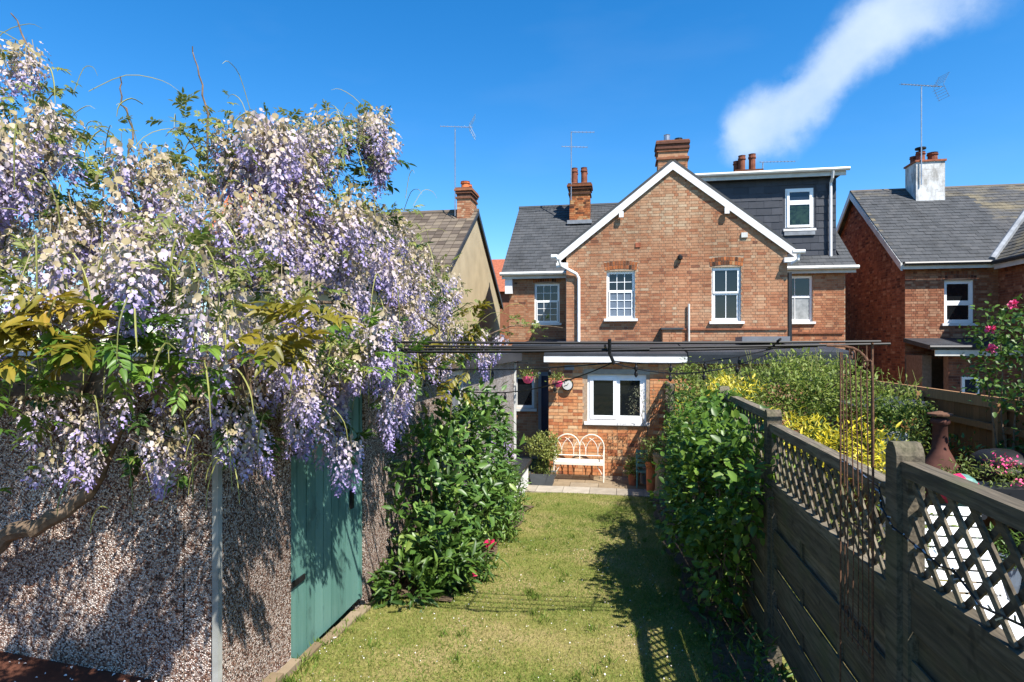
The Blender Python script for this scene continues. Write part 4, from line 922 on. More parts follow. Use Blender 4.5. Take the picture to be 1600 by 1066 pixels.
def hanging(label, x, y, z, ay):
    t = thing('hanging_basket', label, 'hanging basket', (x, y, z), 'hanging baskets')
    MB().lathe((x, y, z), [(.03, 0), (.075, .02), (.115, .09), (.125, .15), (.118, .15)], 14).build('bowl', M['petal_rose'], t)
    for k in range(3): a = k * 2.09; MB().tube([(x + .11 * math.cos(a), y + .11 * math.sin(a), z + .15), (x, y, z + .42)], .003, 4).build('chain', M['black_metal'], t)
    MB().tube([(x, y, z + .42), (x, y, z + .44), ay], .008, 5).build('bracket', M['black_metal'], t); return t
HB1 = hanging('hanging basket with bright pink bowl at the outbuilding corner', -1.86, 12.66, 2.20, (-2.16, 12.66, 2.64))
HB2 = hanging('hanging basket on the left edge of the brick extension wall', -1.34, 13.78, 2.05, (-1.34, 13.99, 2.49))

# ---------------------------------------------------------------- the neighbour's garden
NF = thing('closeboard_fence', 'brown closeboard fence along the far side of the neighbouring garden', 'fence', (4.62, 8.5, .3))
MB().box(4.60, 4.66, 4.0, 14.5, 2.22, 2.36, .9).build('top_rail', M['fence_brown'], NF); MB().box(4.55, 4.60, 4.0, 14.5, 1.95, 2.03, .6).build('rail', M['fence_brown'], NF)
y = 4.0
while y < 14.5:
    MB().box(4.62, 4.645, y, y + .146, gz(y) + .02, 2.215, R.random() * .6).build('board', M['fence_brown'], NF); y += .15
for y in (4.2, 6.2, 8.2, 10.2, 12.2): MB().box(4.50, 4.60, y, y + .1, gz(y) - .1, 2.3, .8).build('post', M['fence_brown'], NF)
np_ = MB().prism([(1.12, 2.0, .96), (1.12, 3.0, .96), (1.12, 12.4, .012), (1.12, 13.9, .012), (1.12, 13.9, -.1), (1.12, 2.0, -.1)], (3.4, 0, 0)).build('neighbour_garden', M['turf']); struct(np_)
for i in range(6):
    for j in range(11):
        x, y = 1.5 + i * .5, 3.1 + j * .62
        if (i + j * 3) % 7 == 0 or (i < 2 and j < 9): continue
        q = MB(); zz_ = gz(y) + .036; q.obox((x + .006, y + .006, zz_), (.488, 0, 0), (0, .608, -.0608), (0, 0, .02), R.random()); q.build('paving_slab', M['slab'], np_)
CH = thing('chiminea', 'rust red clay chiminea with tall neck against the brown fence', 'chiminea', (3.78, 8, .44))
MB().lathe((3.78, 8, .98), [(.10, 0), (.24, .12), (.30, .3), (.27, .48), (.15, .66), (.085, .8), (.075, 1.08), (.1, 1.1), (.1, 1.14), (.07, 1.16)], 18).build('body', M['chiminea'], CH, smooth=True)
MB().lathe((3.78, 8, 2.16), [(.02, 0), (.13, .01), (.13, .03), (.02, .06)], 14).build('lid', M['rust'], CH)
for k in range(3): a = k * 2.09 + .4; MB().tube([(3.78 + .24 * math.cos(a), 8 + .24 * math.sin(a), .45), (3.78 + .15 * math.cos(a), 8 + .15 * math.sin(a), 1.12)], .015, 6).build('leg', M['black_metal'], CH)
BQ = thing('kettle_barbecue', 'dark barbecue with shiny domed lid beside the chiminea', 'barbecue', (4.22, 7.6, .48))
b = MB(); b.lathe((4.22, 7.6, 1.68), [(.30, 0), (.31, .03), (.28, .08), (.21, .13), (.1, .16), (.02, .165)], 20); b.build('lid', M['black_metal'], BQ, smooth=True)
MB().lathe((4.22, 7.6, 1.38), [(.1, 0), (.22, .06), (.3, .2), (.31, .295)], 20).build('bowl', M['black_metal'], BQ, smooth=True)
MB().box(4.0, 4.56, 7.25, 7.32, 1.62, 1.65).build('side_shelf', M['black_metal'], BQ)
for a in (.5, 2.6, 4.7): MB().tube([(4.22 + .3 * math.cos(a), 7.6 + .3 * math.sin(a), .5), (4.22 + .18 * math.cos(a), 7.6 + .18 * math.sin(a), 1.5)], .016, 6).build('leg', M['black_metal'], BQ)
PT2 = thing('planter_table', 'dark raised planter with pink and red flowers behind the near fence', 'planter', (3.7, 6.9, .5))
MB().box(3.3, 4.15, 6.75, 7.1, 1.36, 1.58).build('trough', M['black_pvc'], PT2)
for x in (3.33, 4.08):
    for y in (6.78, 7.04): MB().box(x, x + .04, y, y + .04, .5, 1.36).build('leg', M['black_pvc'], PT2)
WP = pot_thing('white_planter', 'white round planter among the neighbouring shrubs', 3.66, 9.0, gz(9.0), [(.12, 0), (.13, 1.1), (.17, 1.15), (.19, 1.47), (.18, 1.48)], 'white')
b = MB(); BL = thing('beach_ball', 'red and green striped ball by the raised planter', 'ball', (3.2, 6.4, 1.45)); c_ = Vector((3.2, 6.4, 1.62)); 
for k in range(8):
    seg = MB(); a0, a1 = k * math.pi / 4, (k + 1) * math.pi / 4
    for j in range(6):
        for i in range(2):
            u0, u1 = a0 + (a1 - a0) * i / 2, a0 + (a1 - a0) * (i + 1) / 2; t0, t1 = math.pi * j / 6, math.pi * (j + 1) / 6
            P_ = lambda t, u: tuple(c_ + Vector((math.sin(t) * math.cos(u), math.cos(t), math.sin(t) * math.sin(u))) * .17)
            seg.poly([P_(t0, u0), P_(t1, u0), P_(t1, u1), P_(t0, u1)])
    seg.build('panel', (M['petal_pink'], M['green_paint'], M['petal_pink'], M['upvc'])[k % 4], BL)
ST = thing('side_table', 'low dark stool under the striped ball', 'stool', (3.2, 6.4, .6)); MB().lathe((3.2, 6.4, 1.40), [(.2, 0), (.2, .05), (.05, .06)], 14).build('top', M['black_pvc'], ST)
for a in (.3, 2.4, 4.5): MB().tube([(3.2 + .2 * math.cos(a), 6.4 + .2 * math.sin(a), .62), (3.2 + .1 * math.cos(a), 6.4 + .1 * math.sin(a), 1.41)], .014, 6).build('leg', M['black_pvc'], ST)
LG = thing('sun_lounger', 'white slatted sun lounger seen through the near fence lattice', 'lounger', (2.65, 5.2, .75))
for k in range(9): MB().obox((2.35 + .0, 4.55 + k * .085, 1.02), (.6, 0, 0), (0, .07, .004), (0, 0, .025)).build('slat', M['upvc'], LG)
for k in range(8): MB().obox((2.35, 5.34 + k * .045, 1.05 + k * .075), (.6, 0, 0), (0, .036, .06), (0, -.02, .012)).build('back_slat', M['upvc'], LG)
for x in (2.32, 2.96):
    MB().box(x, x + .03, 4.5, 5.6, .97, 1.02).build('side_rail', M['upvc'], LG); MB().obox((x, 5.33, 1.03), (.03, 0, 0), (0, .40, .64), (0, .03, -.02)).build('back_rail', M['upvc'], LG)
    for y in (4.55, 5.5): MB().box(x, x + .035, y, y + .05, gz(y) + .03, .97).build('leg', M['upvc'], LG)
BP = pot_thing('blue_pot', 'pale blue glazed pot on the neighbouring patio', 3.3, 6.0, gz(6.0) + .05, [(.1, 0), (.15, .25), (.17, .42), (.18, .44)], 'glass_frost')
SH = thing('garden_shed', 'low grey felt roofed store behind the shrubs', 'shed', (4.1, 10.3, .2))
MB().box(3.75, 4.5, 9.9, 11.2, .1, 1.98, .3).build('wall', M['fence_brown'], SH); MB().prism([(3.65, 9.8, 2.0), (4.49, 9.8, 2.12), (4.49, 9.8, 2.17), (3.65, 9.8, 2.05)], (0, 1.5, 0)).build('roof', M['felt'], SH)
# ---------------------------------------------------------------- plants
def ellpts(ells, n, rng, lo=.55, hi=1.03):
    A = np.array([e[:6] for e in ells]); wgt = np.array([(e[6] if len(e) > 6 else 1) * (e[3] * e[4] + e[4] * e[5] + e[3] * e[5]) for e in ells]); wgt = wgt / wgt.sum()
    idx = rng.choice(len(ells), n * 2, p=wgt); d = unit(rng.normal(size=(n * 2, 3))); r = rng.uniform(lo, hi, (n * 2, 1))
    P = A[idx, :3] + d * r * A[idx, 3:6]; N = unit(d / A[idx, 3:6])
    inside = np.zeros(n * 2, bool)
    for k in range(len(ells)):
        q = np.linalg.norm((P - A[k, :3]) / A[k, 3:6], axis=1); inside |= (q < .6) & (idx != k)
    keep = np.where(~inside)[0][:n]
    return P[keep], N[keep]
CAMP = np.array([0, 0, 3.0])
def foliage(parent, mat, ells, nclump, nleaf, size, T, clr=.08, out=.6, up=.15, seed=1, singles=0, reject=None, base=.5, spread=.16, name='leaf', group_name='foliage', rnd=.6, down=0.0):
    rng = np.random.default_rng(seed)
    C, N = ellpts(ells, nclump, rng); m = len(C)
    ct = rng.normal(base, spread, m)
    ci = np.repeat(np.arange(m), nleaf); n = len(ci)
    P = C[ci] + rng.normal(size=(n, 3)) * clr * np.array([1, 1, .8]); Nn = N[ci]
    xd = Nn * out + rng.normal(size=(n, 3)) * rnd + np.array([0, 0, up - down]); zd = Nn * .35 + rng.normal(size=(n, 3)) * .4 + np.array([0, 0, .9])
    S = rng.uniform(size[0], size[1], n); tn = np.clip(ct[ci] + rng.normal(0, .12, n), 0, 1)
    if reject is not None:
        k = ~reject(P); P, xd, zd, S, tn = P[k], xd[k], zd[k], S[k], tn[k]
    Fm = frames(xd, zd); n = len(P)
    sel = np.zeros(n, bool)
    if singles:
        order = np.argsort(np.linalg.norm(P - CAMP, axis=1) / S); sel[order[:singles]] = True; cache = {}
        for i in order[:singles]:
            b = int(tn[i] * 5.99)
            if b not in cache: cache[b] = tri_mesh(name, T[0], T[1], np.clip(T[2] + b / 5.5, 0, 1)); cache[b].materials.append(mat)
            mtx = Matrix(((*(Fm[i, 0] * S[i]), P[i, 0]), (*(Fm[i, 1] * S[i]), P[i, 1]), (*(Fm[i, 2] * S[i]), P[i, 2]), (0, 0, 0, 1)))
            put(name, cache[b], mat, parent, matrix=mtx)
    k = ~sel
    if k.any(): put(group_name, scatter_mesh(group_name, T, P[k], Fm[k], S[k], tn[k]), mat, parent, 'stuff')
def stems(parent, base, tips, r=.014, mat='bark', name='stem', wob=.06):
    for t in tips:
        b, t = Vector(base) + Vector((R.uniform(-.06, .06), R.uniform(-.1, .1), 0)), Vector(t); pts = []
        for k in range(6):
            f = k / 5; p = b.lerp(t, f); pts.append(p + Vector((R.uniform(-wob, wob), R.uniform(-wob, wob), 0)) * math.sin(math.pi * f))
        MB().tube(pts, [r * (1 - .7 * k / 5) for k in range(6)], 6).build(name, M[mat], parent)
LT = leaf_T(.42, .14, .2); LT_round = leaf_T(.58, .1, .15, (.32, .7), .8); LT_lance = leaf_T(.26, .16, .3, (.3, .66), .7)

# --- the tall dark-leaved shrub by the garage
SH1 = thing('tall_shrub', 'tall dark glossy leaved shrub between green door and outbuilding', 'shrub', (-1.8, 6.2, .6))
e1 = [(-1.82, 5.75, 1.55, .30, .55, .75), (-1.78, 6.6, 1.72, .36, .7, .82), (-1.72, 7.5, 1.75, .36, .65, .75), (-1.72, 5.9, 1.1, .28, .5, .4), (-1.60, 7.0, 1.15, .32, .6, .4), (-1.7, 8.1, 1.65, .28, .4, .62)]
rejL = lambda P: (P[:, 0] < -2.13)
foliage(SH1, M['leaf_dark'], e1, 420, 8, (.06, .17), LT, .075, .65, .1, 21, 260, rejL, .5, .2)
stems(SH1, (-1.8, 6.3, .6), [(-1.85, 5.7, 2.0), (-1.75, 6.3, 2.4), (-1.75, 6.8, 2.4), (-1.7, 7.4, 2.3), (-1.65, 7.9, 2.0), (-1.6, 6.0, 1.4), (-1.5, 6.8, 1.5)], .02)
# --- peony clump with crimson flowers
PE = thing('peony', 'low peony with lance leaves and crimson flowers at the lawn edge', 'plant', (-1.7, 5.4, .7))
e2 = [(-1.85, 5.15, .88, .26, .3, .22), (-1.62, 5.6, .92, .3, .34, .24), (-1.5, 6.1, .8, .22, .3, .2)]
foliage(PE, M['leaf_mid'], e2, 120, 9, (.10, .17), LT_lance, .05, .7, .15, 22, 60, rejL, .4, .18)
def blossom(parent, c, r, mat, n=26, name='flower', seed=5):
    rng = np.random.default_rng(seed); d = unit(rng.normal(size=(n, 3)) + (0, 0, .4)); P = np.array(c) + d * r * .25
    me = scatter_mesh(name, leaf_T(.85, .35, -.3), P, frames(d + rng.normal(size=(n, 3)) * .3, rng.normal(size=(n, 3))), rng.uniform(.7, 1, n) * r, rng.random(n)); return put(name, me, mat, parent)
for i, (c, r, z) in enumerate((((-1.33, 6.3, .89), .062, .6), ((-1.36, 5.62, .84), .052, .66), ((-1.53, 6.3, .92), .032, .6))):
    blossom(PE, c, r, M['petal_pink'], 34, 'flower', i); MB().tube([(c[0] - .12, c[1] + .05, z), (c[0] - .03, c[1], c[2] - .08), c], .004, 5).build('flower_stem', M['stem'], PE)
# --- feathery plants and a mauve-flowered one further along the border
FE = thing('feathery_border_plant', 'feathery light green plant spilling towards the lawn near the patio', 'plant', (-1.5, 8.6, .4))
foliage(FE, M['leaf_mid'], [(-1.6, 8.4, .85, .28, .6, .38), (-1.78, 9.2, .7, .2, .5, .36), (-1.48, 7.8, .72, .22, .45, .25)], 260, 14, (.06, .11), LT_lance, .06, .5, .5, 23, 0, rejL, .6, .16)
MV = thing('mauve_flowering_plant', 'mauve flowering plant against the pale outbuilding wall', 'plant', (-1.8, 10, .25))
foliage(MV, M['leaf_grey'], [(-1.93, 9.9, .9, .16, .5, .4)], 90, 10, (.05, .09), LT_lance, .06, .5, .6, 24, 0, rejL, .4)
foliage(MV, M['petal_purple'], [(-1.9, 9.8, 1.15, .18, .5, .36)], 90, 12, (.02, .035), LT_round, .04, .4, .6, 25, 0, rejL, .6, name='petal', group_name='flower_heads')
# --- the climber on our side of the fence
CL = thing('fence_climber', 'leafy green climber bulging from the lattice fence over the lawn', 'climber', (.95, 5.5, .7))
e3 = [(.84, 6.6, 1.55, .30, .75, .72), (.86, 5.6, 1.72, .33, .8, .68), (.95, 4.75, 2.0, .2, .45, .46), (.98, 6.0, 2.3, .2, .8, .22), (.84, 7.2, 1.35, .2, .35, .6), (.76, 6.1, 1.45, .32, .5, .5), (.8, 5.2, 1.25, .22, .5, .45, .45), (.9, 7.9, 1.8, .22, .4, .5)]
rejR = lambda P: (P[:, 0] > 1.02) & (P[:, 2] < 2.1)
foliage(CL, M['leaf_climb'], e3, 640, 11, (.038, .1), LT_round, .07, .55, .1, 31, 290, rejR, .45, .2)
stems(CL, (.97, 5.2, .7), [(.95, 4.7, 2.2), (.8, 5.2, 2.0), (.85, 5.8, 2.2), (.7, 6.4, 2.0), (.75, 7.0, 2.1), (.6, 6.6, 1.6), (.7, 5.4, 1.5)], .014)
UG = thing('low_ground_plants', 'low straggling leaves in the shaded border under the fence', 'plants', (.8, 4.4, .8)); 
foliage(UG, M['leaf_mid'], [(.82, 4.3, .92, .2, .6, .18), (.85, 3.7, 1.0, .12, .3, .2)], 45, 7, (.05, .10), LT_lance, .05, .3, .6, 33, 0, None, .45)
# --- shrubs behind the fence
GS = thing('rounded_shrub', 'large loose light green shrub between the far fence panels and the house', 'shrub', (2.4, 10, .2))
e4 = [(1.95, 10.0, 1.8, .5, .9, .85), (2.4, 9.8, 2.0, .65, .8, .85), (3.1, 9.4, 2.1, .6, .7, .74), (3.7, 9.0, 1.9, .4, .5, .6), (1.85, 11.4, 1.8, .4, .8, .85), (1.55, 10.6, 1.75, .35, .7, .7), (2.9, 10.5, 2.3, .6, .5, .6)]
foliage(GS, M['leaf_shrub'], e4 + [(1.35, 12.7, 2.15, .32, .5, .5)], 1850, 12, (.045, .085), LT, .085, .5, .35, 34, 0, None, .45, .2)
stems(GS, (2.3, 10, .2), [(1.5, 10, 2.2), (2.2, 9.7, 2.5), (3.0, 9.4, 2.5), (3.6, 9.1, 2.1), (2.6, 10.2, 2.6), (1.2, 10.6, 2.3)], .02)
rng_t = random.Random(4)
tw = MB()
for k in range(60):
    e = e4[rng_t.randrange(len(e4))]; a = rng_t.random() * 6.28; p = Vector((e[0] + e[3] * .6 * math.cos(a), e[1] + e[4] * .6 * math.sin(a), e[2] + e[5] * .72)); d = Vector((rng_t.uniform(-.15, .15), rng_t.uniform(-.15, .15), rng_t.uniform(.18, .4)))
    tw.tube([p, p + d * .5, p + d + Vector((rng_t.uniform(-.05, .05), 0, 0))], [.005, .004, .002], 4)
tw.build('shoots', M['stem'], GS, kind='stuff')
foliage(GS, M['leaf_shrub'], [(e[0], e[1], e[2] + .12, e[3] * .9, e[4] * .9, e[5]) for e in e4[:5]], 90, 7, (.03, .05), LT, .05, .3, .6, 35, 0, lambda P: P[:, 2] < 2.55, .6, .15, group_name='shoot_leaves')
def yellow_shrub(label, loc, green, yel, seed, ny):
    t = thing('yellow_shrub', label, 'shrub', loc, 'yellow shrubs behind the fence')
    foliage(t, M['leaf_light'], green, int(ny * 1.3), 9, (.05, .085), LT_lance, .07, .55, .3, seed, 0, lambda P: P[:, 0] < 1.12, .5)
    foliage(t, M['yellow'], yel, ny, 11, (.05, .09), LT_lance, .06, .6, .35, seed + 1, 110, lambda P: P[:, 0] < 1.12, .5, .2, name='yellow_leaf', group_name='yellow_foliage')
    stems(t, loc, [yel[0][:3], yel[-1][:3], green[0][:3]], .016)
yellow_shrub('golden yellow shrub above the fence rail beside the rusty arch', (1.95, 5.9, .6), [(1.75, 6.0, 1.75, .5, .7, .55), (2.2, 5.6, 1.6, .4, .5, .5)], [(1.72, 6.15, 2.14, .34, .4, .16), (2.0, 5.75, 2.08, .3, .3, .2), (2.08, 5.4, 2.0, .17, .18, .2), (1.5, 6.9, 2.22, .2, .4, .14, .5)], 41, 95)
yellow_shrub('golden yellow shrub cresting the fence nearer the house', (1.3, 8.2, .4), [(1.5, 8.2, 1.95, .35, .7, .6)], [(1.30, 7.7, 2.45, .2, .35, .13), (1.45, 8.2, 2.42, .3, .4, .16), (1.5, 9.0, 2.4, .2, .4, .16, .6)], 45, 60)
YC = thing('yellow_flowering_climber', 'yellow flecked dark climber on our side of the far fence', 'climber', (.98, 9.5, .3))
foliage(YC, M['leaf_mid'], [(.93, 9.2, 1.5, .14, .7, .7), (.95, 10.3, 1.3, .13, .7, .7), (.92, 8.6, 2.1, .18, .4, .35)], 300, 10, (.04, .07), LT, .07, .5, .2, 47, 0, lambda P: P[:, 0] > 1.03, .4, .18)
foliage(YC, M['yellow'], [(.92, 9.0, 1.9, .15, .6, .5), (.94, 10.2, 1.5, .14, .6, .5)], 26, 8, (.035, .06), LT_lance, .045, .6, .3, 48, 0, lambda P: P[:, 0] > 1.03, .5, .2, name='yellow_leaf', group_name='yellow_flowers')
# --- climbing rose at the right edge
RO = thing('rose_bush', 'climbing rose with pink blooms in front of the right hand house', 'rose', (4.45, 8.0, .45))
e5 = [(4.55, 8.0, 3.15, .38, .4, .34), (4.5, 7.9, 2.65, .4, .4, .4), (4.85, 7.9, 2.5, .35, .4, .5), (4.75, 8.0, 1.9, .3, .3, .5, .5)]
foliage(RO, M['leaf_mid'], e5, 210, 8, (.05, .085), LT_round, .09, .5, .1, 51, 60, None, .42, .2)
stems(RO, (4.5, 7.9, .45), [(4.4, 8.0, 3.3), (4.6, 7.9, 3.3), (4.85, 8, 2.9), (4.25, 8, 2.9)], .018)
for i, c in enumerate(((4.41, 7.75, 3.46), (4.21, 7.8, 3.18), (4.22, 7.8, 2.96))): blossom(RO, c, .055, M['petal_rose'], 26, 'flower', 60 + i)
BR = thing('bramble_hedge', 'dark leafy bush under the brown fence behind the barbecue', 'shrub', (4.35, 9.0, .35))
foliage(BR, M['leaf_dark'], [(4.3, 8.8, 1.4, .25, .9, .4), (4.4, 7.4, 1.5, .18, .8, .35), (4.1, 10, 1.8, .35, .5, .4)], 160, 9, (.05, .09), LT, .07, .5, .2, 53, 0, None, .5)
# --- potted plants
def potplant(parent, mat, ells, nc, nl, size, T, seed, st=None, base=.5, group='foliage', clr=.05):
    foliage(parent, M[mat], ells, nc, nl, size, T, clr, .5, .3, seed, 0, None, base, .18, group_name=group)
potplant(TP, 'leaf_light', [(-1.65, 12.95, .36, .16, .14, .12), (-1.45, 12.95, .36, .14, .14, .12)], 40, 9, (.05, .09), LT_lance, 61)
AC = thing('acer_standard', 'small bright green acer on a thin stem growing from the grey trough', 'tree', (-1.58, 13.0, .26))
potplant(AC, 'leaf_light', [(-1.62, 13.0, .82, .36, .28, .2), (-1.5, 13.0, .98, .24, .2, .14), (-1.45, 12.95, .66, .2, .2, .12)], 190, 9, (.045, .075), LT, 62, base=.88)
MB().tube([(-1.58, 13.0, .24), (-1.57, 13.0, .5), (-1.58, 13.0, .75)], .014, 6).build('trunk', M['bark'], AC); stems(AC, (-1.58, 13, .7), [(-1.8, 13, .9), (-1.4, 13, .95), (-1.55, 13, 1.05)], .008)
OT = thing('olive_tree', 'spindly grey green olive tree in front of the extension window', 'tree', (.62, 13.4, .37))
potplant(OT, 'leaf_grey', [(.55, 13.4, 1.85, .3, .2, .28), (.78, 13.4, 1.75, .28, .2, .25), (.4, 13.4, 1.65, .15, .15, .2)], 85, 6, (.035, .055), LT_lance, 63)
MB().tube([(.62, 13.42, .34), (.6, 13.42, .8), (.64, 13.41, 1.25)], [.018, .015, .012], 6).build('trunk', M['bark'], OT); stems(OT, (.63, 13.41, 1.2), [(.35, 13.4, 1.75), (.45, 13.4, 2.0), (.62, 13.4, 2.1), (.8, 13.4, 1.95), (.95, 13.4, 1.7), (.7, 13.4, 1.75)], .008, wob=.1)
potplant(P2, 'leaf_light', [(.66, 12.72, .78, .22, .2, .22), (.72, 12.7, 1.0, .16, .16, .12)], 60, 9, (.045, .075), LT, 64, base=.55)
potplant(P1, 'leaf_mid', [(.9, 12.36, .95, .18, .16, .12)], 24, 8, (.05, .08), LT, 65)
LV = thing('potted_plant', 'light green bushy potted plant on the patio beside the teal chair', 'plant', (.3, 13.1, .034))
MB().lathe((.34, 13.2, .034), [(.1, 0), (.13, .22), (.14, .24)], 14).build('pot', M['terracotta'], LV); potplant(LV, 'leaf_light', [(.36, 13.2, .42, .17, .16, .2)], 50, 9, (.05, .08), LT, 66)
for k, (hb, (x, y, z)) in enumerate(((HB1, (-1.86, 12.66, 2.40)), (HB2, (-1.34, 13.78, 2.25)))):
    potplant(hb, 'leaf_light', [(x, y, z, .19, .17, .1)], 40, 8, (.035, .06), LT, 67 + k, base=.55)
    foliage(hb, M['petal_rose'], [(x, y, z - .05, .18, .16, .12)], 10, 6, (.015, .03), LT_round, .02, .6, .1, 71 + k, 0, None, .5, name='petal', group_name='flowers')
potplant(PT2, 'leaf_light', [(3.45, 6.92, 1.68, .16, .14, .16), (3.75, 6.92, 1.7, .2, .14, .18), (4.0, 6.92, 1.64, .14, .14, .1)], 70, 9, (.04, .07), LT_lance, 73)
foliage(PT2, M['petal_rose'], [(3.85, 6.9, 1.8, .16, .12, .08), (3.42, 6.85, 1.6, .1, .06, .04), (4.0, 6.85, 1.62, .1, .06, .04)], 24, 8, (.02, .035), LT_round, .03, .5, .3, 74, 0, None, .5, name='petal', group_name='flowers')
potplant(WP, 'leaf_mid', [(3.66, 9.0, 2.0, .25, .25, .18)], 40, 9, (.05, .08), LT, 75)
potplant(BP, 'leaf_mid', [(3.3, 6.0, 1.2, .2, .2, .15)], 30, 9, (.05, .09), LT_lance, 76)

# ---------------------------------------------------------------- wisteria
WI = thing('wisteria', 'huge wisteria heavy with lilac and faded flower racemes over the garage', 'wisteria', (-2.9, 2.8, 1.15))
BL_ = [(-3.05,2.7,4.14,0.30),(-2.75,2.6,3.77,0.35),(-3.21,2.7,3.71,0.34),(-2.65,2.8,3.62,0.28),(-2.43,2.9,3.70,0.28),(-2.27,3.1,4.09,0.25),(-2.12,2.9,3.61,0.37),(-2.08,3.3,3.99,0.34),(-1.95,3.6,3.98,0.37),(-1.79,4.05,4.36,0.25),(-2.02,3.9,4.32,0.22),(-1.77,4.4,3.82,0.30),(-1.83,3.9,3.66,0.39),(-1.97,3.4,3.47,0.39),(-1.70,4.9,3.50,0.33),(-1.62,5.6,3.28,0.31),(-1.55,6.2,3.05,0.24),(-2.86,2.6,3.32,0.35),(-2.52,2.7,3.26,0.36),(-2.16,2.8,3.2,0.36),(-1.92,3.0,3.03,0.31),(-2.97,2.7,2.83,0.27),(-2.49,2.75,2.77,0.23),(-2.08,2.85,2.67,0.17),(-1.86,3.5,2.8,0.28),(-1.78,4.0,2.87,0.31),(-1.80,4.6,2.86,0.26),(-1.76,5.2,3.0,0.27),(-1.95,3.6,2.55,0.16),(-1.83,3.8,2.36,0.13),(-2.34,2.8,2.47,0.20),(-1.97,2.9,2.5,0.10),(-2.68,2.75,2.47,0.20),(-1.88,3.6,3.16,0.28),(-1.76,4.1,3.22,0.32),(-1.8,4.7,3.12,0.28),(-1.9,3.3,2.93,0.24),(-1.68,5.4,2.88,0.3),(-3.55,2.7,3.75,.34),(-3.9,2.7,3.5,.34),(-3.62,2.7,3.3,.32),(-4.25,2.7,3.3,.3),(-3.5,2.75,2.85,.25),(-3.45,2.7,4.05,.25)]
BL_F = [(-1.67,2.1,3.25,0.20),(-1.66,2.35,3.41,0.22),(-1.93,2.1,3.18,0.20),(-1.67,2.6,3.21,0.21),(-1.71,2.3,3.05,0.15),(-2.06,2.0,3.29,0.20),(-2.26,2.0,3.15,0.20),(-1.54,3.6,3.1,0.14),(-1.5,3.9,3.0,0.14),(-1.62,3.5,2.9,0.14),(-1.68,2.9,3.0,0.17)]   # sprays that reach out in front of the garage
def raceme_T(seed, spent, L=.24, n=46, wr=.056, fs=.018):
    rng = np.random.default_rng(seed); V = []; F = []; T = []
    for i in range(n):
        t = (i + rng.random()) / n; z = -L * t; rr = (wr * (1 - t) ** .6 + .01) * rng.uniform(.7, 1.15); a = i * 2.4 + rng.normal(0, .3)
        o = np.array([math.cos(a), math.sin(a), rng.uniform(-.25, .15)]); s = np.array([-math.sin(a), math.cos(a), 0]); u = np.array([0, 0, 1.0])
        c = o * rr + np.array([0, 0, z]); sz = fs * (1 - .4 * t) * rng.uniform(.8, 1.25)
        tn = np.clip(.30 + .46 * t + rng.normal(0, .055) - spent * (1 - t) * .9, 0, 1)
        if rng.random() < spent * .6 * (1.3 - t): tn = rng.uniform(.1, .34); sz *= .55
        tl = rng.normal(0, .35); uu = u * math.cos(tl) + s * math.sin(tl); ss = s * math.cos(tl) - u * math.sin(tl)
        b = len(V)
        V += [c - uu * sz * .45, c + ss * sz * .75 - uu * sz * .05 + o * sz * .22, c + ss * sz * .72 + uu * sz * .7 + o * sz * .05, c + uu * sz * 1.05 - o * sz * .3, c - ss * sz * .72 + uu * sz * .7 + o * sz * .05, c - ss * sz * .75 - uu * sz * .05 + o * sz * .22]
        F += [(b, b + 1, b + 2), (b, b + 2, b + 3), (b, b + 3, b + 4), (b, b + 4, b + 5)]; T += [tn * .92, tn * .92 + .02, tn * .94, tn * .9]
        b = len(V); k = c - uu * sz * .3
        V += [k, k + o * sz * 1.1 - uu * sz * .5 + ss * sz * .4, k + o * sz * 1.3 - uu * sz * .9, k + o * sz * 1.1 - uu * sz * .5 - ss * sz * .4]
        F += [(b, b + 1, b + 2), (b, b + 2, b + 3)]; T += [min(1, tn + .16), min(1, tn + .12)]
    # rachis
    b = len(V); V += [np.array([.002, 0, .03]), np.array([-.002, 0, .03]), np.array([0, .001, -L])]; F += [(b, b + 1, b + 2)]; T += [.05]
    return np.array(V), np.array(F), np.array(T)
RT = [raceme_T(100 + k, sp, L, n) for k, (sp, L, n) in enumerate(((.0, .32, 80), (.15, .30, 74), (.35, .28, 66), (.6, .26, 58), (.8, .24, 50), (.95, .2, 34), (.25, .2, 48), (.0, .44, 104)))]
RM = []
for k, T in enumerate(RT): me = tri_mesh('raceme', *T); me.materials.append(M['wist']); RM.append(me)
rng = np.random.default_rng(77)
def wreject(P): return (P[:, 0] < -2.14) & (P[:, 1] > 2.93) & (P[:, 2] < 3.0)
pos = []
for (x, y, z, r) in BL_ + BL_F:
    n = int((14 + 135 * r * r) * (.36 if z < 2.95 else 1)) if (x, y, z, r) in BL_ else 5; r *= .92
    ks = max(3, int(3 + 9 * r)); d = unit(rng.normal(size=(ks, 3))); tc_ = unit(CAMP - np.array([x, y, z])); d = np.where(((d * tc_).sum(1) < -.25)[:, None], -d, d)
    sub = d * r * rng.uniform(.45, 1.0, (ks, 1)); wk = rng.uniform(.3, 1, ks); si = rng.choice(ks, n, p=wk / wk.sum())
    pos.append(np.array([x, y, z + .08]) + sub[si] + rng.normal(size=(n, 3)) * r * .24)
pos = np.concatenate(pos)
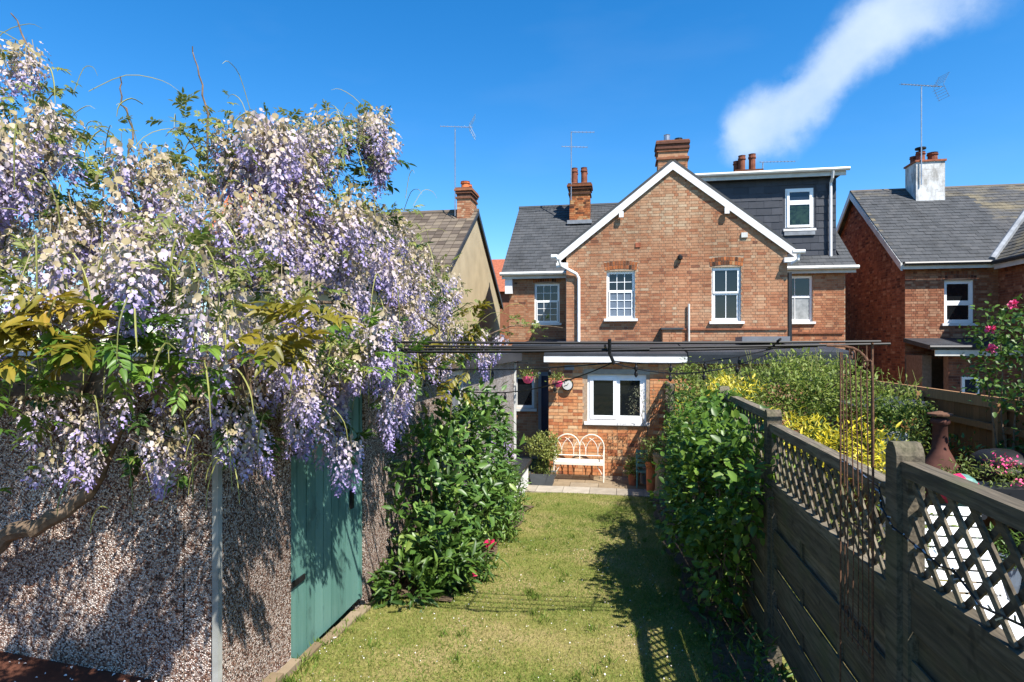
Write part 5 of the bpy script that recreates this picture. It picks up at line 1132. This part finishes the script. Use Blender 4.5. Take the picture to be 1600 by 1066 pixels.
# the long racemes that hang low over the door and the wall
extra = np.array([(-1.93, 3.62, 2.84), (-1.97, 3.55, 2.80), (-1.83, 3.82, 2.62), (-1.85, 3.85, 2.75), (-1.72, 4.45, 2.62), (-1.74, 4.3, 2.66), (-1.70, 4.75, 2.6), (-1.6, 5.6, 2.75), (-1.2, 6.3, 3.1), (-1.42, 6.0, 3.1), (-2.3, 2.78, 2.52), (-2.38, 2.75, 2.58), (-2.65, 2.72, 2.5), (-2.72, 2.7, 2.62), (-1.98, 2.86, 2.6)])
pos = np.concatenate([extra, pos]); pos = pos[~wreject(pos)]; n = len(pos)
fresh = vnoise(pos[:, 0] * 1.0 + pos[:, 1], pos[:, 2], 3.4, 12) * 1.5 + rng.normal(0, .22, n) + .1 * (pos[:, 0] + 2.3) - .12
kind = np.where(fresh > .55, 0, np.where(fresh > .3, 1, np.where(fresh > .1, 2, np.where(fresh > -.15, 3, np.where(fresh > -.4, 4, 5)))))
kind = np.where(rng.random(n) < .12, 6, kind); kind[:len(extra)] = [7, 0, 7, 0, 0, 7, 1, 0, 0, 7, 2, 1, 2, 1, 6]
yaw = rng.random(n) * 6.283; tilt = rng.normal(0, .16, (n, 2)); zax = unit(np.stack([tilt[:, 0], tilt[:, 1], np.ones(n)], -1)); xax = np.stack([np.cos(yaw), np.sin(yaw), np.zeros(n)], -1)
Fz = frames(xax - (xax * zax).sum(-1, keepdims=True) * zax, zax); sc = rng.uniform(.85, 1.25, n)
order = np.argsort(np.linalg.norm(pos - CAMP, axis=1)); order = np.concatenate([np.arange(len(extra)), order[~np.isin(order, np.arange(len(extra)))]])
single = np.zeros(n, bool)
step = max(1, n // 520)
pick = order[:300]
single[pick] = True
for i in pick:
    mtx = Matrix(((*(Fz[i, 0] * sc[i]), pos[i, 0]), (*(Fz[i, 1] * sc[i]), pos[i, 1]), (*(Fz[i, 2] * sc[i]), pos[i, 2]), (0, 0, 0, 1)))
    put('raceme', RM[kind[i]], M['wist'], WI, matrix=mtx)
Vs, Fs, Ts, off_ = [], [], [], 0
for k in range(8):
    s = np.where(~single & (kind == k))[0]
    if len(s) == 0: continue
    tv, tf, tt = RT[k]; V = np.einsum('mij,mnj->mni', Fz[s], tv[None] * sc[s][:, None, None]) + pos[s][:, None, :]
    Vs.append(V.reshape(-1, 3)); Fs.append((tf[None] + (np.arange(len(s)) * len(tv))[:, None, None]).reshape(-1, 3) + off_); Ts.append(np.tile(tt, len(s))); off_ += len(s) * len(tv)
put('raceme_mass', tri_mesh('raceme_mass', np.concatenate(Vs), np.concatenate(Fs), np.concatenate(Ts)), M['wist'], WI, 'stuff')
# pinnate leaf sprays
def spray_T(seed, pairs=5, L=1.0):
    rng = np.random.default_rng(seed); V = []; F = []; T = []
    lt = leaf_T(.36, .12, .25)
    V += [np.array([0, .008, 0]), np.array([0, -.008, 0]), np.array([L, 0, -.25])]; F += [(0, 1, 2)]; T += [.3]
    for k in range(pairs * 2 + 1):
        f = min(1, .25 + .75 * (k // 2) / pairs); sd = 0 if k == pairs * 2 else (1 if k % 2 else -1)
        a = sd * rng.uniform(.8, 1.15); x = np.array([math.cos(a), math.sin(a), rng.uniform(-.5, .05)]); fr = frames(x[None], np.array([[rng.normal(0, .2), rng.normal(0, .2), 1]]))[0]
        b = len(V); V += list((fr @ (lt[0] * rng.uniform(.36, .52)).T).T + np.array([f * L, 0, -.25 * f * f])); F += [tuple(q + b for q in t) for t in lt[1]]; T += list(lt[2] + rng.normal(0, .1))
    return np.array(V), np.array(F), np.array(T)
ST_ = [spray_T(5), spray_T(6, 4), spray_T(7, 6)]
def sprays(cs, n, size, mat, seed, name, singles=0, base=.5, outx=0.0):
    rg = np.random.default_rng(seed); A = np.array(cs); idx = rg.integers(0, len(A), n); P = A[idx, :3] + unit(rg.normal(size=(n, 3))) * A[idx, 3:4] * rg.uniform(.5, 1.05, (n, 1))
    k = ~wreject(P); P = P[k]; n = len(P)
    xd = rg.normal(size=(n, 3)) * (.8, .8, .5) + unit(CAMP - P) * .5 + (0, 0, .1); Fm = frames(xd, rg.normal(size=(n, 3)) * .3 + (0, 0, 1)); S = rg.uniform(size[0], size[1], n); tn = rg.normal(base - .1, .18, n)
    for q in range(min(singles, n)):
        T = ST_[q % 3]; key = (name, q % 3, round(min(1, max(0, tn[q])) * 4))
        if key not in TV: TV[key] = tri_mesh('leaf', T[0], T[1], np.clip(T[2] + key[2] / 4, 0, 1)); TV[key].materials.append(M[mat])
        put('leaf', TV[key], M[mat], WI, matrix=Matrix(((*(Fm[q, 0] * S[q]), P[q, 0]), (*(Fm[q, 1] * S[q]), P[q, 1]), (*(Fm[q, 2] * S[q]), P[q, 2]), (0, 0, 0, 1))))
    for t in range(3):
        s = np.arange(singles, n); s = s[s % 3 == t]
        if len(s): put(name, scatter_mesh(name, ST_[t], P[s], Fm[s], S[s], tn[s]), M[mat], WI, 'stuff')
sprays([(-2.1, 1.85, 3.07, .12), (-2.16, 1.86, 3.1, .1), (-1.95, 1.92, 3.08, .12), (-1.42, 2.45, 3.08, .11), (-1.38, 2.5, 3.15, .1), (-1.46, 2.42, 3.02, .1), (-1.5, 5.3, 2.72, .2), (-1.6, 4.9, 3.0, .2), (-1.45, 5.7, 3.2, .2)], 90, (.13, .21), 'leaf_olive', 81, 'olive_leaf_sprays', 70, .55)
sprays([(-1.9, 1.95, 3.06, .16), (-1.8, 2.0, 3.0, .16), (-1.75, 2.1, 2.96, .14), (-2.2, 2.0, 2.85, .16), (-1.5, 3.2, 3.0, .2), (-1.52, 3.7, 2.95, .2), (-1.6, 4.3, 2.9, .22), (-1.62, 5.0, 2.8, .22), (-1.5, 6.0, 3.0, .25), (-1.7, 2.3, 2.95, .14), (-2.9, 2.6, 2.75, .25), (-3.1, 2.6, 2.4, .2)], 160, (.10, .17), 'leaf_climb', 82, 'green_leaf_sprays', 60, .55)
sprays([(b[0], b[1] + .12, b[2] - .05, b[3] * .8) for b in BL_], 520, (.10, .16), 'leaf_mid', 85, 'inner_leaf_sprays', 0, .3)  # inner leaves toned darker, painting shaded depth into the crown
sprays([(b[0], b[1], b[2] + b[3] * .35, b[3]) for b in BL_[:20] + BL_F[::3]], 1350, (.05, .105), 'leaf_light', 83, 'young_leaf_sprays', 0, .85)
# hanging stalks and tendrils
hs = MB()
for k in range(300):
    b = (BL_ + BL_F)[R.randrange(len(BL_) + len(BL_F))]; p = Vector((b[0], b[1] - .1, b[2])) + Vector((R.gauss(0, .6), R.gauss(0, .6), R.gauss(0, .7))) * b[3]
    if p.x < -2.1 and p.y > 2.9 and p.z < 3: continue
    dx, dy = R.uniform(-.16, .16), R.uniform(-.12, .06); L = R.uniform(.1, .28)
    hs.tube(smooth([p, p + Vector((dx * .5, dy * .5, .04 * R.random())), p + Vector((dx, dy, -L * .4)), p + Vector((dx * 1.15, dy * 1.1, -L))], 3), [.0032] * 7 + [.0026, .002, .0015], 4, R.random(), False)
for k in range(70):
    b = BL_[R.randrange(17)]; p = Vector((b[0], b[1], b[2])) + Vector((R.gauss(0, .7), R.gauss(0, .4), R.uniform(.5, 1.05))) * b[3]; d = Vector((R.uniform(-.3, .35), R.uniform(-.2, .2), R.uniform(.05, .28)))
    hs.tube(smooth([p, p + d * .5 + Vector((0, 0, .06)), p + d, p + d * 1.25 - Vector((0, 0, .08))], 3), [.0022] * 6 + [.0018, .0014, .001, .0008], 4, R.random(), False)
hs.build('stalks', M['stem'], WI, kind='stuff')
for pts, r0, r1 in (([(-2.19, 3.0, 3.25), (-2.02, 3.2, 3.38), (-1.93, 3.6, 3.57), (-1.87, 3.8, 3.72), (-1.78, 4.0, 3.87), (-1.67, 4.2, 4.02)], .02, .008),
    ([(-2.22, 3.2, 3.67), (-2.2, 3.3, 3.9), (-2.18, 3.5, 4.16), (-2.11, 3.6, 4.3), (-2.07, 3.75, 4.41), (-1.91, 3.9, 4.55), (-1.74, 4.0, 4.56)], .014, .006),
    ([(-2.63, 2.7, 3.36), (-2.34, 2.8, 3.47), (-2.12, 2.9, 3.71), (-2.07, 3.1, 4.11)], .012, .005), ([(-2.97, 2.7, 3.7), (-2.92, 2.7, 4.13), (-3.01, 2.7, 4.5), (-3.13, 2.7, 4.75)], .01, .003),
    ([(-2.31, 3.1, 4.05), (-2.29, 3.1, 4.31), (-2.34, 3.1, 4.53), (-2.39, 3.1, 4.7)], .007, .003), ([(-2.62, 2.9, 3.97), (-2.6, 2.9, 4.18), (-2.67, 2.9, 4.36), (-2.66, 2.9, 4.46)], .006, .003),
    ([(-3.18, 2.85, 2.44), (-2.84, 2.8, 2.73), (-2.61, 2.8, 3.07), (-2.3, 2.8, 3.3)], .022, .012), ([(-1.93, 3.2, 3.22), (-1.78, 3.6, 3.28), (-1.65, 4.4, 3.29), (-1.53, 5.4, 3.12), (-1.4, 6.2, 3.1), (-1.13, 6.5, 3.2), (-.9, 6.7, 3.22), (-.62, 7, 3.2)], .012, .003)):
    pts = [q + Vector((R.uniform(-.012, .012), R.uniform(-.012, .012), R.uniform(-.012, .012))) for q in smooth(pts, 4)]; n_ = len(pts); MB().tube(pts, [r0 + (r1 - r0) * k / (n_ - 1) for k in range(n_)], 7).build('branch', M['bark'], WI)
tp_ = smooth([(-3.9, 2.85, 1.2), (-3.6, 2.84, 1.7), (-3.35, 2.85, 1.93), (-3.1, 2.85, 2.03), (-2.85, 2.85, 2.18), (-2.66, 2.83, 2.45), (-2.53, 2.8, 2.66), (-2.35, 2.85, 3.07)], 4)
tg = MB()
for k in range(90):
    b = BL_[R.randrange(len(BL_))]; c_ = Vector(b[:3]); a_ = R.random() * 6.28
    p0 = c_ + Vector((R.gauss(0, .3), R.uniform(0, .3), R.uniform(-.5, .1))) * b[3]; p1 = c_ + Vector((math.cos(a_) * .9, -abs(math.sin(a_)) * .9, R.uniform(-.3, .9))) * b[3]
    if p0.x < -2.1 and p0.y > 2.9 and p0.z < 3: continue
    mid = p0.lerp(p1, .5) + Vector((R.uniform(-.05, .05), R.uniform(-.05, .05), R.uniform(0, .1))); q_ = smooth([p0, mid, p1], 4); r_0 = R.uniform(.003, .007)
    tg.tube(q_, [r_0 * (1 - .7 * i / (len(q_) - 1)) for i in range(len(q_))], 5, .5, False)
tg.build('twigs', M['bark'], WI, kind='stuff')
MB().tube([q + Vector((R.uniform(-.012, .012), R.uniform(-.012, .012), R.uniform(-.015, .015))) for q in tp_], [(.06 - .045 * k / (len(tp_) - 1)) * R.uniform(.85, 1.2) for k in range(len(tp_))], 9).build('trunk', M['bark'], WI)
sprays([(-1.1, 6.5, 3.2, .16), (-.85, 6.7, 3.2, .14)], 30, (.06, .1), 'leaf_light', 84, 'trailing_leaf_sprays', 0, .7)
